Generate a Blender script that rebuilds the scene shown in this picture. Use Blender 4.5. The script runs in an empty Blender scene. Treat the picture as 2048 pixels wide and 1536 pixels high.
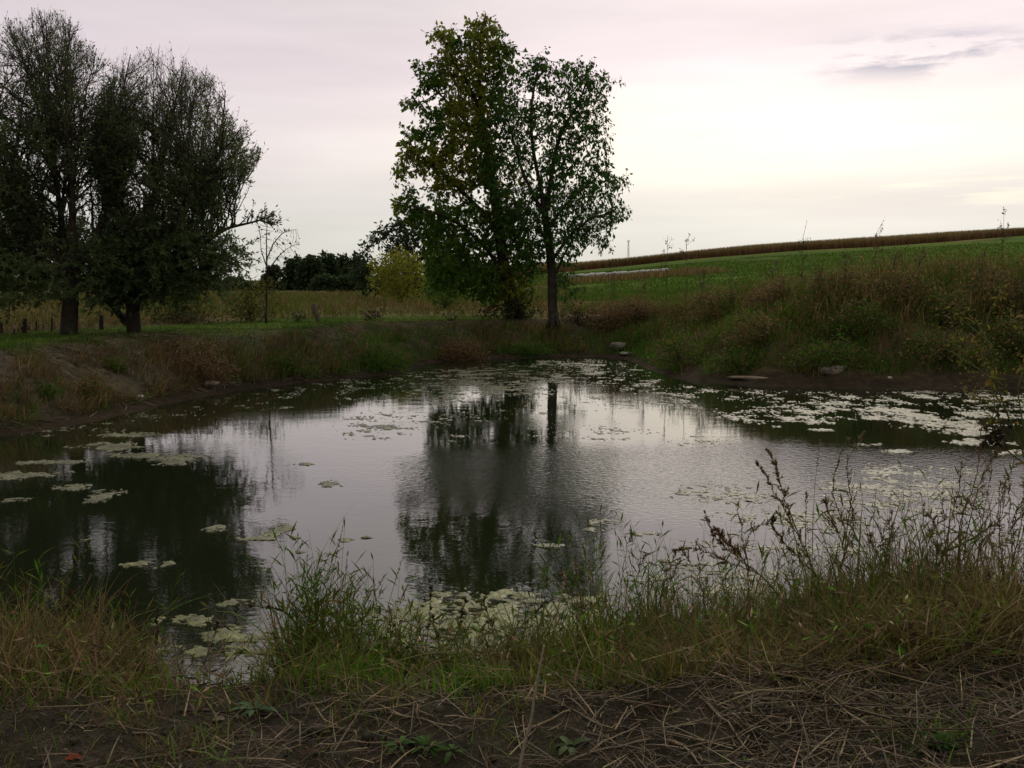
import bpy, math, random
import numpy as np
from mathutils import Vector

RNG = np.random.default_rng(7)
random.seed(7)
S = bpy.context.scene
COL = S.collection

# ------------------------------------------------------------------ camera
CAM_H = 2.0
FOC = 2000.0                       # focal length in pixels of the 2048 wide photograph
PITCH = math.radians(5.94)
cam_data = bpy.data.cameras.new('camera')
cam = bpy.data.objects.new('camera', cam_data)
COL.objects.link(cam)
cam_data.sensor_width = 36.0
cam_data.lens = 36.0 * FOC / 2048.0
cam_data.clip_start = 0.05
cam_data.clip_end = 9000.0
cam.location = (0, 0, CAM_H)
cam.rotation_euler = (math.pi / 2 - PITCH, 0, 0)
S.camera = cam

# ------------------------------------------------------------------ light
SUN_EL, SUN_AZ = math.radians(33), math.radians(17)      # azimuth measured from +Y towards +X
world = bpy.data.worlds.new('World')
S.world = world
world.use_nodes = True
SUN_DIR = (math.sin(SUN_AZ) * math.cos(SUN_EL), math.cos(SUN_AZ) * math.cos(SUN_EL), math.sin(SUN_EL))


def build_world():
    nt = world.node_tree
    nt.nodes.clear()
    N, L = nt.nodes, nt.links

    def node(t, **kw):
        n = N.new(t)
        for k, v in kw.items():
            setattr(n, k, v)
        return n

    def val(v):
        return v

    def math_(op, a, b=None, c=None, clamp=False):
        n = node('ShaderNodeMath', operation=op, use_clamp=clamp)
        for i, x in enumerate((a, b, c)):
            if x is None:
                continue
            if isinstance(x, (int, float)):
                n.inputs[i].default_value = x
            else:
                L.new(x, n.inputs[i])
        return n.outputs[0]

    def mixc(f, a, b, blend='MIX'):
        n = node('ShaderNodeMix', data_type='RGBA', blend_type=blend)
        for sock, x in ((n.inputs[0], f), (n.inputs[6], a), (n.inputs[7], b)):
            if isinstance(x, (int, float)):
                sock.default_value = x
            elif isinstance(x, tuple):
                sock.default_value = (*x, 1)
            else:
                L.new(x, sock)
        return n.outputs[2]

    tc = node('ShaderNodeTexCoord')
    sep = node('ShaderNodeSeparateXYZ')
    L.new(tc.outputs['Generated'], sep.inputs[0])
    dx, dy, dz = sep.outputs[0], sep.outputs[1], sep.outputs[2]

    def noise(scale, sx, sy, sz, detail=5, rough=0.55, off=0.0):
        mp = node('ShaderNodeMapping')
        mp.inputs['Scale'].default_value = (sx, sy, sz)
        mp.inputs['Location'].default_value = (off, off * 1.3, off * 0.7)
        L.new(tc.outputs['Generated'], mp.inputs[0])
        n = node('ShaderNodeTexNoise')
        n.inputs['Scale'].default_value = scale
        n.inputs['Detail'].default_value = detail
        n.inputs['Roughness'].default_value = rough
        L.new(mp.outputs[0], n.inputs['Vector'])
        return n.outputs[0]

    # height ramp of the cloud deck
    ramp = node('ShaderNodeValToRGB')
    cr = ramp.color_ramp
    stops = [(0.0, (.70, .70, .64)), (.045, (.74, .74, .69)), (.11, (.83, .765, .755)), (.20, (.80, .705, .75)),
             (.29, (.68, .63, .64)), (.45, (.79, .74, .67)), (1.0, (.92, .86, .73))]
    while len(cr.elements) < len(stops):
        cr.elements.new(0.5)
    for e, (p, c) in zip(cr.elements, stops):
        e.position = p
        e.color = (*c, 1)
    wob = noise(2.2, 1, 1, 4, 3, .5)
    el = math_('ADD', dz, math_('MULTIPLY', math_('SUBTRACT', wob, .5), .06))
    L.new(el, ramp.inputs[0])
    # nearness to the sun behind the cloud
    dot = node('ShaderNodeVectorMath', operation='DOT_PRODUCT')
    L.new(tc.outputs['Generated'], dot.inputs[0])
    dot.inputs[1].default_value = SUN_DIR
    d = dot.outputs['Value']
    back = math_('MULTIPLY_ADD', d, .17, .80)            # dims evenly to the far side of the sky
    base = mixc(1.0, ramp.outputs[0], back, 'MULTIPLY')
    dpos = math_('MAXIMUM', d, 0.0)
    glow = math_('POWER', dpos, 7.0)
    base = mixc(1.0, base, mixc(1.0, (.30, .23, .20), glow, 'MULTIPLY'), 'ADD')

    def spot(cx, cy, cz, rx, rz, strength, ncolor):
        a = math_('DIVIDE', math_('SUBTRACT', dx, cx), rx)
        b = math_('DIVIDE', math_('SUBTRACT', dz, cz), rz)
        c = math_('LESS_THAN', 0.0, dy)
        r2 = math_('ADD', math_('MULTIPLY', a, a), math_('MULTIPLY', b, b))
        g = math_('POWER', 2.718, math_('MULTIPLY', r2, -1.0))
        return math_('MULTIPLY', math_('MULTIPLY', g, c), strength)

    streak = noise(3.0, 1.0, 1.0, 9.0, 6, .6, 3.1)
    sk = math_('MULTIPLY', math_('SUBTRACT', streak, .5), 2.0)
    # warm break in the deck low in front of the sun
    w = spot(.235, 0, .135, .27, .045, 1.0, None)
    wn = math_('MULTIPLY', w, math_('MULTIPLY_ADD', sk, .8, 1.0))
    base = mixc(1.0, base, mixc(1.0, (.33, .31, .12), wn, 'MULTIPLY'), 'ADD')
    # thin bright rim of a cloud bank lower down on the right
    fine = noise(4.0, 1.0, 1.0, 16.0, 6, .62, 8.4)
    fr = math_('SMOOTH_MIN', math_('MULTIPLY', math_('MAXIMUM', math_('SUBTRACT', fine, .54), 0), 9.0), 1.0, .1)
    rim = math_('MULTIPLY', spot(.38, 0, .080, .14, .014, 1.0, None), fr)
    base = mixc(1.0, base, mixc(1.0, (.26, .22, .06), rim, 'MULTIPLY'), 'ADD')
    # soft grey streaks
    n2 = noise(2.6, 1.0, 1.0, 8.0, 5, .55, 21.0)
    s2 = math_('MULTIPLY', math_('SUBTRACT', n2, .5), .42)
    base = mixc(1.0, base, math_('ADD', s2, 1.0), 'MULTIPLY')
    n3 = noise(8.5, 1.0, 1.0, 5.5, 5, .6, 5.3)
    cl = math_('MULTIPLY', math_('MAXIMUM', math_('SUBTRACT', n3, .46), 0), 8.0, clamp=True)
    cl2 = math_('MULTIPLY', cl, spot(.362, 0, .199, .080, .016, 1.15, None), clamp=True)
    base = mixc(cl2, base, (.40, .41, .50))
    # clear sky that shows thinly through the deck
    sky = node('ShaderNodeTexSky', sky_type='NISHITA')
    sky.sun_disc = False
    sky.sun_elevation = SUN_EL
    sky.sun_rotation = SUN_AZ
    sky.air_density = 1.0
    sky.dust_density = 2.0
    bg1 = node('ShaderNodeBackground')
    L.new(sky.outputs[0], bg1.inputs[0])
    bg1.inputs[1].default_value = 0.06
    bg2 = node('ShaderNodeBackground')
    L.new(base, bg2.inputs[0])
    bg2.inputs[1].default_value = 1.06
    mix = node('ShaderNodeMixShader')
    mix.inputs[0].default_value = 0.93
    L.new(bg1.outputs[0], mix.inputs[1])
    L.new(bg2.outputs[0], mix.inputs[2])
    out = node('ShaderNodeOutputWorld')
    L.new(mix.outputs[0], out.inputs[0])


build_world()
sun_data = bpy.data.lights.new('sun', 'SUN')
sun_data.energy = 1.0
sun_data.angle = math.radians(13)
sun_data.color = (1.0, .90, .74)
sun = bpy.data.objects.new('sun', sun_data)
COL.objects.link(sun)
sun.rotation_euler = Vector(SUN_DIR).to_track_quat('Z', 'Y').to_euler()
S.view_settings.view_transform = 'Standard'
S.view_settings.look = 'None'
S.view_settings.gamma = 1.0
S.view_settings.exposure = 0.0
S.view_settings.use_curve_mapping = False
S.render.engine = 'CYCLES'
S.cycles.max_bounces = 6
S.cycles.diffuse_bounces = 2
S.cycles.glossy_bounces = 3
S.cycles.transmission_bounces = 3
S.cycles.transparent_max_bounces = 8


# ------------------------------------------------------------------ pixel helpers (photograph pixels -> places in the world)
CP, SP = math.cos(PITCH), math.sin(PITCH)


def ray(px, py):
    u = (px - 1024) / FOC
    v = (768 - py) / FOC
    return u, CP + v * SP, -SP + v * CP


def at_depth(px, py, Y):
    x, y, z = ray(px, py)
    k = Y / y
    return np.array((x * k, Y, CAM_H + z * k))


def at_height(px, py, z=0.0):
    x, y, dz = ray(px, py)
    k = (z - CAM_H) / dz
    return np.array((x * k, y * k, z))


# ------------------------------------------------------------------ noise
def _hash(ix, iy, seed):
    h = (ix.astype(np.int64) * 374761393 + iy.astype(np.int64) * 668265263 + seed * 974711) & 0xffffffff
    h = ((h ^ (h >> 13)) * 1274126177) & 0xffffffff
    return ((h ^ (h >> 16)) & 0xffff) / 65535.0


def vnoise(x, y, seed=0):
    x = np.asarray(x, float)
    y = np.asarray(y, float)
    ix, iy = np.floor(x), np.floor(y)
    fx, fy = x - ix, y - iy
    fx = fx * fx * fx * (fx * (fx * 6 - 15) + 10)
    fy = fy * fy * fy * (fy * (fy * 6 - 15) + 10)
    a = _hash(ix, iy, seed)
    b = _hash(ix + 1, iy, seed)
    c = _hash(ix, iy + 1, seed)
    e = _hash(ix + 1, iy + 1, seed)
    return (a * (1 - fx) + b * fx) * (1 - fy) + (c * (1 - fx) + e * fx) * fy


def fbm(x, y, octaves=4, seed=0, rough=.5):
    t, amp, tot = 0, 1.0, 0
    x = np.asarray(x, float)
    y = np.asarray(y, float)
    for i in range(octaves):
        t = t + amp * vnoise(x * 2 ** i + 17.3 * i, y * 2 ** i - 9.1 * i, seed + i)
        tot += amp
        amp *= rough
    return t / tot


def sstep(a, b, x):
    t = np.clip((x - a) / (b - a), 0, 1)
    return t * t * (3 - 2 * t)


# ------------------------------------------------------------------ shoreline
_shore_px = [(0, 872), (100, 858), (200, 840), (300, 815), (380, 797), (450, 785), (520, 775), (600, 766), (700, 757), (790, 748), (832, 738),
             (850, 727), (900, 722), (960, 719), (1040, 716), (1120, 714), (1200, 714), (1245, 717), (1275, 726), (1300, 740),
             (1350, 756), (1420, 765), (1500, 771), (1600, 775), (1700, 778), (1800, 779), (1900, 779), (2000, 778), (2080, 776)]
_far = [tuple(at_height(x, y, 0)[:2]) for x, y in _shore_px]
SHORE = np.array(_far + [(11.5, 17.3), (13.2, 15.0), (13.0, 11.5), (10.5, 8.6), (7.8, 7.0), (5.6, 6.2), (4.2, 5.85), (3.0, 5.55), (2.0, 5.3),
                         (1.2, 5.05), (.5, 4.95), (-.2, 4.92), (-.9, 4.98), (-1.5, 4.72), (-2.0, 4.85), (-2.6, 5.25), (-3.4, 5.35), (-4.6, 5.6),
                         (-6.0, 6.3), (-7.6, 7.6), (-8.4, 9.4), (-8.0, 11.2)])


def shore_distance(x, y):
    """signed distance to the shoreline, positive on land"""
    x = np.asarray(x, float)
    y = np.asarray(y, float)
    shp = x.shape
    x, y = x.ravel(), y.ravel()
    best = np.full(x.shape, 1e9)
    inside = np.zeros(x.shape, bool)
    n = len(SHORE)
    for i in range(n):
        ax, ay = SHORE[i]
        bx, by = SHORE[(i + 1) % n]
        ex, ey = bx - ax, by - ay
        t = np.clip(((x - ax) * ex + (y - ay) * ey) / (ex * ex + ey * ey), 0, 1)
        best = np.minimum(best, (x - ax - t * ex) ** 2 + (y - ay - t * ey) ** 2)
        cond = ((ay > y) != (by > y))
        with np.errstate(divide='ignore', invalid='ignore'):
            xi = (bx - ax) * (y - ay) / (by - ay + 1e-12) + ax
        inside ^= cond & (x < xi)
    dist = np.sqrt(best)
    return np.where(inside, -dist, dist).reshape(shp)


# x, y, height of the bank top, width of the slope
_ctrl = np.array([(-6, 4, .38, 1.2), (-4, 3.6, .34, 1.2), (-2, 3.4, .34, 1.15), (0, 3.4, .33, 1.2), (1.3, 3.6, .38, 1.3), (2.4, 3.8, .48, 1.3),
                  (4, 4.2, .62, 1.3), (7, 5, .8, 1.4), (0, 0, .40, 1), (3, 1, .48, 1), (-4, 0, .40, 1), (0, -10, .5, 1),
                  (-10, 8, .80, 1.7), (-9, 13, .90, 2.0), (-8, 18, .92, 2.0), (-6, 23, .92, 2.0), (-3, 27, .88, 1.9), (0, 30, .86, 2.0),
                  (3.5, 30, .95, 2.4), (6.5, 25, 1.50, 3.6), (10, 23, 1.92, 4.2), (14, 22, 2.08, 4.2), (16, 12, 1.3, 3), (22, 26, 1.7, 3),
                  (10, 46, 1.15, 3), (-10, 46, .86, 2), (0, 60, .8, 2), (-20, 30, .86, 2), (30, 50, 1.4, 3), (-30, 60, .8, 2)])

# hill to the right: height of its crest at 250 m
_crest_px = [(-1500, 640), (-200, 592), (400, 590), (760, 587), (900, 575), (1060, 543), (1150, 541), (1250, 532), (1350, 521), (1500, 506), (1600, 499), (1750, 489),
             (1900, 479), (2048, 471), (2600, 430), (3600, 400)]
_cx, _cz = [], []
for _x, _y in _crest_px:
    _p = at_depth(_x, _y, 250.0)
    _cx.append(_p[0])
    _cz.append(_p[2])


def ground_z(x, y, fine=True):
    x = np.asarray(x, float)
    y = np.asarray(y, float)
    d = shore_distance(x, y)
    ws = np.zeros(x.shape)
    hs = np.zeros(x.shape)
    wd = np.zeros(x.shape)
    for cx, cy, h, w in _ctrl:
        k = 1.0 / ((x - cx) ** 2 + (y - cy) ** 2 + .3) ** 1.6
        ws += k
        hs += k * h
        wd += k * w
    H = hs / ws
    W = wd / ws
    lump = fbm(x * .8, y * .8, 4, 3) - .5
    dd = d + (fbm(x * 1.1, y * 1.1, 3, 11) - .5) * np.minimum(W * .35, np.abs(d))
    up = sstep(0, 1, np.clip(dd / W, 0, 1)) * .55 + np.clip(dd / W, 0, 1) * .45
    land = H * up + lump * (.08 + .10 * sstep(0, 4, x)) * sstep(.1, 1.2, d) * (1 - sstep(60, 140, y))
    land = land + .015
    water = -.9 * sstep(0, 2.5, -d)
    z = np.where(d > 0, land, water)
    # hill
    crest = np.interp(x * 250.0 / np.maximum(y, 40), _cx, _cz)
    crest = np.where(y > 250, np.interp(x, _cx, _cz), crest)
    ramp = np.clip((y - 42) / (250 - 42), 0, 1)
    z = np.where(y > 42, z * (1 - ramp) + np.maximum(crest, .12) * ramp, z)
    z = np.where(y > 250, np.maximum(np.maximum(crest, .12) - (y - 250) * .02, .12), z)
    if fine:
        near = sstep(9, 6, y) * sstep(0.0, .25, d)
        z = z + near * ((fbm(x * 4, y * 4, 4, 31) - .5) * .075 + (fbm(x * 14, y * 14, 3, 41) - .5) * .035)
        bank = sstep(.05, .5, d) * (1 - sstep(3, 6, d)) * sstep(7, 10, y)
        z = z + bank * ((fbm(x * 2.2, y * 2.2, 4, 51) - .5) * .12 + (fbm(x * 7, y * 7, 3, 52) - .5) * .07) * (1 - .7 * sstep(1.5, 2.4, d))
    return z


# ------------------------------------------------------------------ mesh helpers
def link_mesh(name, V, F, mat, colors=None, parent=None, smooth=False, mats=None):
    """F: list of (n, k) index arrays"""
    me = bpy.data.meshes.new(name)
    V = np.ascontiguousarray(V, dtype=np.float32)
    F = [f for f in F if len(f)]
    nl = sum(f.size for f in F)
    nf = sum(len(f) for f in F)
    me.vertices.add(len(V))
    me.vertices.foreach_set('co', V.ravel())
    me.loops.add(nl)
    me.polygons.add(nf)
    me.loops.foreach_set('vertex_index', np.concatenate([f.ravel() for f in F]).astype(np.int32))
    sizes = np.concatenate([np.full(len(f), f.shape[1], np.int32) for f in F])
    starts = np.concatenate([[0], np.cumsum(sizes)[:-1]]).astype(np.int32)
    me.polygons.foreach_set('loop_start', starts)
    if smooth:
        me.polygons.foreach_set('use_smooth', np.ones(nf, bool))
    if colors is not None:
        at = me.color_attributes.new('tint', 'FLOAT_COLOR', 'POINT')
        c = np.ones((len(V), 4), np.float32)
        c[:, :3] = colors
        at.data.foreach_set('color', c.ravel())
    me.update(calc_edges=True)
    me.validate()
    if mats:
        for m in mats:
            me.materials.append(m)
    else:
        me.materials.append(mat)
    o = bpy.data.objects.new(name, me)
    COL.objects.link(o)
    if parent is not None:
        o.parent = parent
    return o


def tag(o, label, cat, group=None, kind=None):
    if kind:
        o['kind'] = kind
    o['label'] = label
    if cat:
        o['category'] = cat
    if group:
        o['group'] = group
    return o


def empty(name, loc=(0, 0, 0)):
    o = bpy.data.objects.new(name, None)
    o.empty_display_size = .1
    o.location = loc
    COL.objects.link(o)
    return o


class MB:
    """collects pieces into one mesh"""

    def __init__(self):
        self.V, self.F, self.C, self.n = [], {}, [], 0

    def add(self, V, F, C):
        V = np.asarray(V, float)
        if len(V) == 0:
            return
        for f in F:
            if len(f):
                self.F.setdefault(f.shape[1], []).append(np.asarray(f) + self.n)
        self.V.append(V)
        C = np.asarray(C, float)
        if C.ndim == 1:
            C = np.tile(C, (len(V), 1))
        self.C.append(C)
        self.n += len(V)

    def build(self, name, mat, parent=None, smooth=False, origin=None):
        V = np.concatenate(self.V)
        if origin is not None:
            V = V - np.asarray(origin)
        return link_mesh(name, V, [np.concatenate(v) for v in self.F.values()], mat, np.concatenate(self.C), parent, smooth)


def frames(D):
    D = D / np.maximum(np.linalg.norm(D, axis=1, keepdims=True), 1e-9)
    ref = np.where(np.abs(D[:, 2:3]) > .9, np.array([[1., 0, 0]]), np.array([[0, 0, 1.]]))
    A = np.cross(D, ref)
    A /= np.maximum(np.linalg.norm(A, axis=1, keepdims=True), 1e-9)
    return D, A, np.cross(D, A)


def frusta(P, Q, r0, r1, sides, col):
    """one tapered segment per row"""
    n = len(P)
    D, A, B = frames(Q - P)
    th = np.arange(sides) / sides * 2 * np.pi
    c, s = np.cos(th)[None, :, None], np.sin(th)[None, :, None]
    ring = A[:, None, :] * c + B[:, None, :] * s
    V0 = P[:, None, :] + ring * np.asarray(r0).reshape(-1, 1, 1)
    V1 = Q[:, None, :] + ring * np.asarray(r1).reshape(-1, 1, 1)
    V = np.concatenate([V0, V1], 1).reshape(-1, 3)
    k = np.arange(sides)
    k2 = (k + 1) % sides
    f = np.stack([k, k2, k2 + sides, k + sides], 1)
    F = (f[None] + (np.arange(n) * 2 * sides)[:, None, None]).reshape(-1, 4)
    C = np.repeat(np.asarray(col).reshape(-1, 3) * np.ones((n, 1)), 2 * sides, axis=0)
    return V, [F], C


def polytube(pts, radii, sides=6, col=(.1, .08, .05), cap=True):
    """continuous tube along a polyline"""
    P = np.asarray(pts, float)
    n = len(P)
    T = np.gradient(P, axis=0)
    D, A, B = frames(T)
    for i in range(1, n):                                   # keep frames from twisting
        a = A[i - 1] - D[i] * np.dot(A[i - 1], D[i])
        a /= max(np.linalg.norm(a), 1e-9)
        A[i] = a
        B[i] = np.cross(D[i], a)
    th = np.arange(sides) / sides * 2 * np.pi
    r = np.asarray(radii, float).reshape(-1, 1, 1) * np.ones((n, 1, 1))
    V = P[:, None, :] + (A[:, None, :] * np.cos(th)[None, :, None] + B[:, None, :] * np.sin(th)[None, :, None]) * r
    V = V.reshape(-1, 3)
    k = np.arange(sides)
    f = np.stack([k, (k + 1) % sides, (k + 1) % sides + sides, k + sides], 1)
    F = (f[None] + (np.arange(n - 1) * sides)[:, None, None]).reshape(-1, 4)
    Fs = [F]
    if cap:
        V = np.concatenate([V, P[:1], P[-1:]])
        b = n * sides
        Fs.append(np.concatenate([np.stack([(k + 1) % sides, k, np.full(sides, b)], 1),
                                  np.stack([k + (n - 1) * sides, (k + 1) % sides + (n - 1) * sides, np.full(sides, b + 1)], 1)]))
    return V, Fs, np.tile(np.asarray(col, float), (len(V), 1))


def leaves(P, D, Nn, length, width, col, fold=.25, droop=.0):
    """folded pointed leaves: base at P, growing along D, facing Nn"""
    n = len(P)
    D = D / np.maximum(np.linalg.norm(D, axis=1, keepdims=True), 1e-9)
    Sd = np.cross(D, Nn)
    Sd /= np.maximum(np.linalg.norm(Sd, axis=1, keepdims=True), 1e-9)
    Nn = np.cross(Sd, D)
    L = np.asarray(length).reshape(-1, 1) * np.ones((n, 1))
    W = np.asarray(width).reshape(-1, 1) * np.ones((n, 1))
    a = P
    tip = P + D * L - np.array([0, 0, 1.]) * L * droop
    m = P + D * L * .45
    l = m + Sd * W * .5 + Nn * W * fold
    r = m - Sd * W * .5 + Nn * W * fold
    V = np.stack([a, r, tip, l], 1).reshape(-1, 3)
    i = np.arange(n)[:, None] * 4
    F = np.concatenate([i + np.array([[0, 1, 2]]), i + np.array([[0, 2, 3]])])
    C = np.repeat(np.asarray(col) * np.ones((n, 3)), 4, axis=0)
    return V, [F], C


def blades(P, h, w, az, lean, bend, col, seg=3, tipcol=None, leanaz=None):
    """grass blades: curved tapering strips. lean: slope of the whole blade, bend: extra slope at the tip"""
    n = len(P)
    h = np.asarray(h) * np.ones(n)
    w = np.asarray(w) * np.ones(n)
    lz = az if leanaz is None else leanaz
    dirx = np.stack([np.cos(lz), np.sin(lz), np.zeros(n)], 1)
    side = np.stack([-np.sin(az), np.cos(az), np.zeros(n)], 1)
    rows = []
    cols = []
    col = np.asarray(col) * np.ones((n, 3))
    tip = col * 1.0 if tipcol is None else np.asarray(tipcol) * np.ones((n, 3))
    p = P.copy()
    ang = np.asarray(lean) * np.ones(n)
    for k in range(seg + 1):
        t = k / seg
        ww = w * (1 - t ** 1.7) * .5
        if k < seg:
            rows.append(p - side * ww[:, None])
            rows.append(p + side * ww[:, None])
            c = col * (1 - t) + tip * t
            cols += [c, c]
            p = p + (dirx * np.sin(ang)[:, None] + np.array([0, 0, 1.]) * np.cos(ang)[:, None]) * (h / seg)[:, None]
            ang = ang + np.asarray(bend) / seg
        else:
            rows.append(p)
            cols.append(tip)
    m = 2 * seg + 1
    V = np.stack(rows, 1).reshape(-1, 3)
    C = np.stack(cols, 1).reshape(-1, 3)
    i = (np.arange(n) * m)[:, None]
    Q = np.concatenate([i + np.array([[2 * k, 2 * k + 1, 2 * k + 3, 2 * k + 2]]) for k in range(seg - 1)]) if seg > 1 else np.zeros((0, 4), int)
    T = i + np.array([[2 * seg - 2, 2 * seg - 1, 2 * seg]])
    return V, [Q, T], C


def unit(v):
    return v / max(np.linalg.norm(v), 1e-9)


def rand_unit(n):
    v = RNG.normal(size=(n, 3))
    return v / np.linalg.norm(v, axis=1, keepdims=True)


def vary(col, n, amt=.25, hue=.12):
    """n variations of a plant colour"""
    c = np.asarray(col) * (1 + RNG.uniform(-amt, amt, (n, 1)))
    return np.clip(c * (1 + RNG.uniform(-hue, hue, (n, 3))), .002, 1)


def pick(cols, n, weights=None):
    cols = np.asarray(cols, float)
    i = RNG.choice(len(cols), n, p=None if weights is None else np.asarray(weights) / np.sum(weights))
    return cols[i]


# ------------------------------------------------------------------ materials
def material(name):
    m = bpy.data.materials.new(name)
    m.use_nodes = True
    nt = m.node_tree
    b = nt.nodes['Principled BSDF']
    return m, nt, nt.nodes, nt.links, b


def tinted(name, rough=.6, trans=0.0, spec=.3, bump=0.0, bscale=30, mottled=.3, mscale=12):
    m, nt, N, L, b = material(name)
    at = N.new('ShaderNodeAttribute')
    at.attribute_name = 'tint'
    col = at.outputs['Color']
    if mottled:
        nz = N.new('ShaderNodeTexNoise')
        nz.inputs['Scale'].default_value = mscale
        nz.inputs['Detail'].default_value = 5
        geo = N.new('ShaderNodeNewGeometry')
        L.new(geo.outputs['Position'], nz.inputs['Vector'])
        mr = N.new('ShaderNodeMapRange')
        mr.inputs[3].default_value = 1 - mottled
        mr.inputs[4].default_value = 1 + mottled
        mr.inputs[1].default_value = .3
        mr.inputs[2].default_value = .7
        L.new(nz.outputs[0], mr.inputs[0])
        mx = N.new('ShaderNodeMix')
        mx.data_type = 'RGBA'
        mx.blend_type = 'MULTIPLY'
        mx.inputs[0].default_value = 1
        L.new(col, mx.inputs[6])
        L.new(mr.outputs[0], mx.inputs[7])
        col = mx.outputs[2]
    L.new(col, b.inputs['Base Color'])
    b.inputs['Roughness'].default_value = rough
    b.inputs['Specular IOR Level'].default_value = spec
    if bump:
        nb = N.new('ShaderNodeTexNoise')
        nb.inputs['Scale'].default_value = bscale
        nb.inputs['Detail'].default_value = 6
        geo2 = N.new('ShaderNodeNewGeometry')
        L.new(geo2.outputs['Position'], nb.inputs['Vector'])
        bp = N.new('ShaderNodeBump')
        bp.inputs['Strength'].default_value = bump
        bp.inputs['Distance'].default_value = .02
        L.new(nb.outputs[0], bp.inputs['Height'])
        L.new(bp.outputs[0], b.inputs['Normal'])
    if trans:
        t = N.new('ShaderNodeBsdfTranslucent')
        L.new(col, t.inputs[0])
        ms = N.new('ShaderNodeMixShader')
        ms.inputs[0].default_value = trans
        L.new(b.outputs[0], ms.inputs[1])
        L.new(t.outputs[0], ms.inputs[2])
        L.new(ms.outputs[0], N['Material Output'].inputs[0])
    return m


M_LEAF = tinted('leaf', rough=.6, trans=.55, spec=.10, mottled=0)
M_GRASS = tinted('grass_blade', rough=.7, trans=.4, spec=.06, mottled=0)
M_STRAW = tinted('dry_straw', rough=.7, spec=.12, mottled=.25, mscale=60)
M_BARK = tinted('bark', rough=.9, spec=.15, bump=.8, bscale=18, mottled=.35, mscale=9)
M_STONE = tinted('stone', rough=.85, spec=.25, bump=.6, bscale=22, mottled=.35, mscale=14)
M_SOIL = tinted('soil', rough=.95, spec=.15, bump=.9, bscale=55, mottled=.45, mscale=24)
M_WRAP = tinted('bale_wrap', rough=.35, spec=.5, bump=.3, bscale=6, mottled=.12, mscale=3)
M_METAL = tinted('grey_metal', rough=.5, spec=.5, mottled=.15)
M_WOOD = tinted('weathered_wood', rough=.9, spec=.15, bump=.7, bscale=40, mottled=.35, mscale=30)


def make_ground_material():
    m, nt, N, L, b = material('ground_earth')
    at = N.new('ShaderNodeAttribute')
    at.attribute_name = 'tint'
    geo = N.new('ShaderNodeNewGeometry')
    col = at.outputs['Color']
    for sc, amt in ((.02, .22), (.12, .25), (.9, .30), (7.0, .38), (60.0, .42)):
        nz = N.new('ShaderNodeTexNoise')
        nz.inputs['Scale'].default_value = sc
        nz.inputs['Detail'].default_value = 6
        nz.inputs['Roughness'].default_value = .6
        L.new(geo.outputs['Position'], nz.inputs['Vector'])
        mr = N.new('ShaderNodeMapRange')
        mr.inputs[1].default_value = .3
        mr.inputs[2].default_value = .7
        mr.inputs[3].default_value = 1 - amt
        mr.inputs[4].default_value = 1 + amt
        L.new(nz.outputs[0], mr.inputs[0])
        mx = N.new('ShaderNodeMix')
        mx.data_type = 'RGBA'
        mx.blend_type = 'MULTIPLY'
        mx.inputs[0].default_value = 1
        L.new(col, mx.inputs[6])
        L.new(mr.outputs[0], mx.inputs[7])
        col = mx.outputs[2]
    L.new(col, b.inputs['Base Color'])
    b.inputs['Roughness'].default_value = .95
    b.inputs['Specular IOR Level'].default_value = .02
    prev = None
    for sc, dist in ((9.0, .05), (45.0, .02), (160.0, .006)):
        nz = N.new('ShaderNodeTexNoise')
        nz.inputs['Scale'].default_value = sc
        nz.inputs['Detail'].default_value = 5
        L.new(geo.outputs['Position'], nz.inputs['Vector'])
        bp = N.new('ShaderNodeBump')
        bp.inputs['Strength'].default_value = .8
        bp.inputs['Distance'].default_value = dist
        L.new(nz.outputs[0], bp.inputs['Height'])
        if prev:
            L.new(prev, bp.inputs['Normal'])
        prev = bp.outputs[0]
    L.new(prev, b.inputs['Normal'])
    return m


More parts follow.
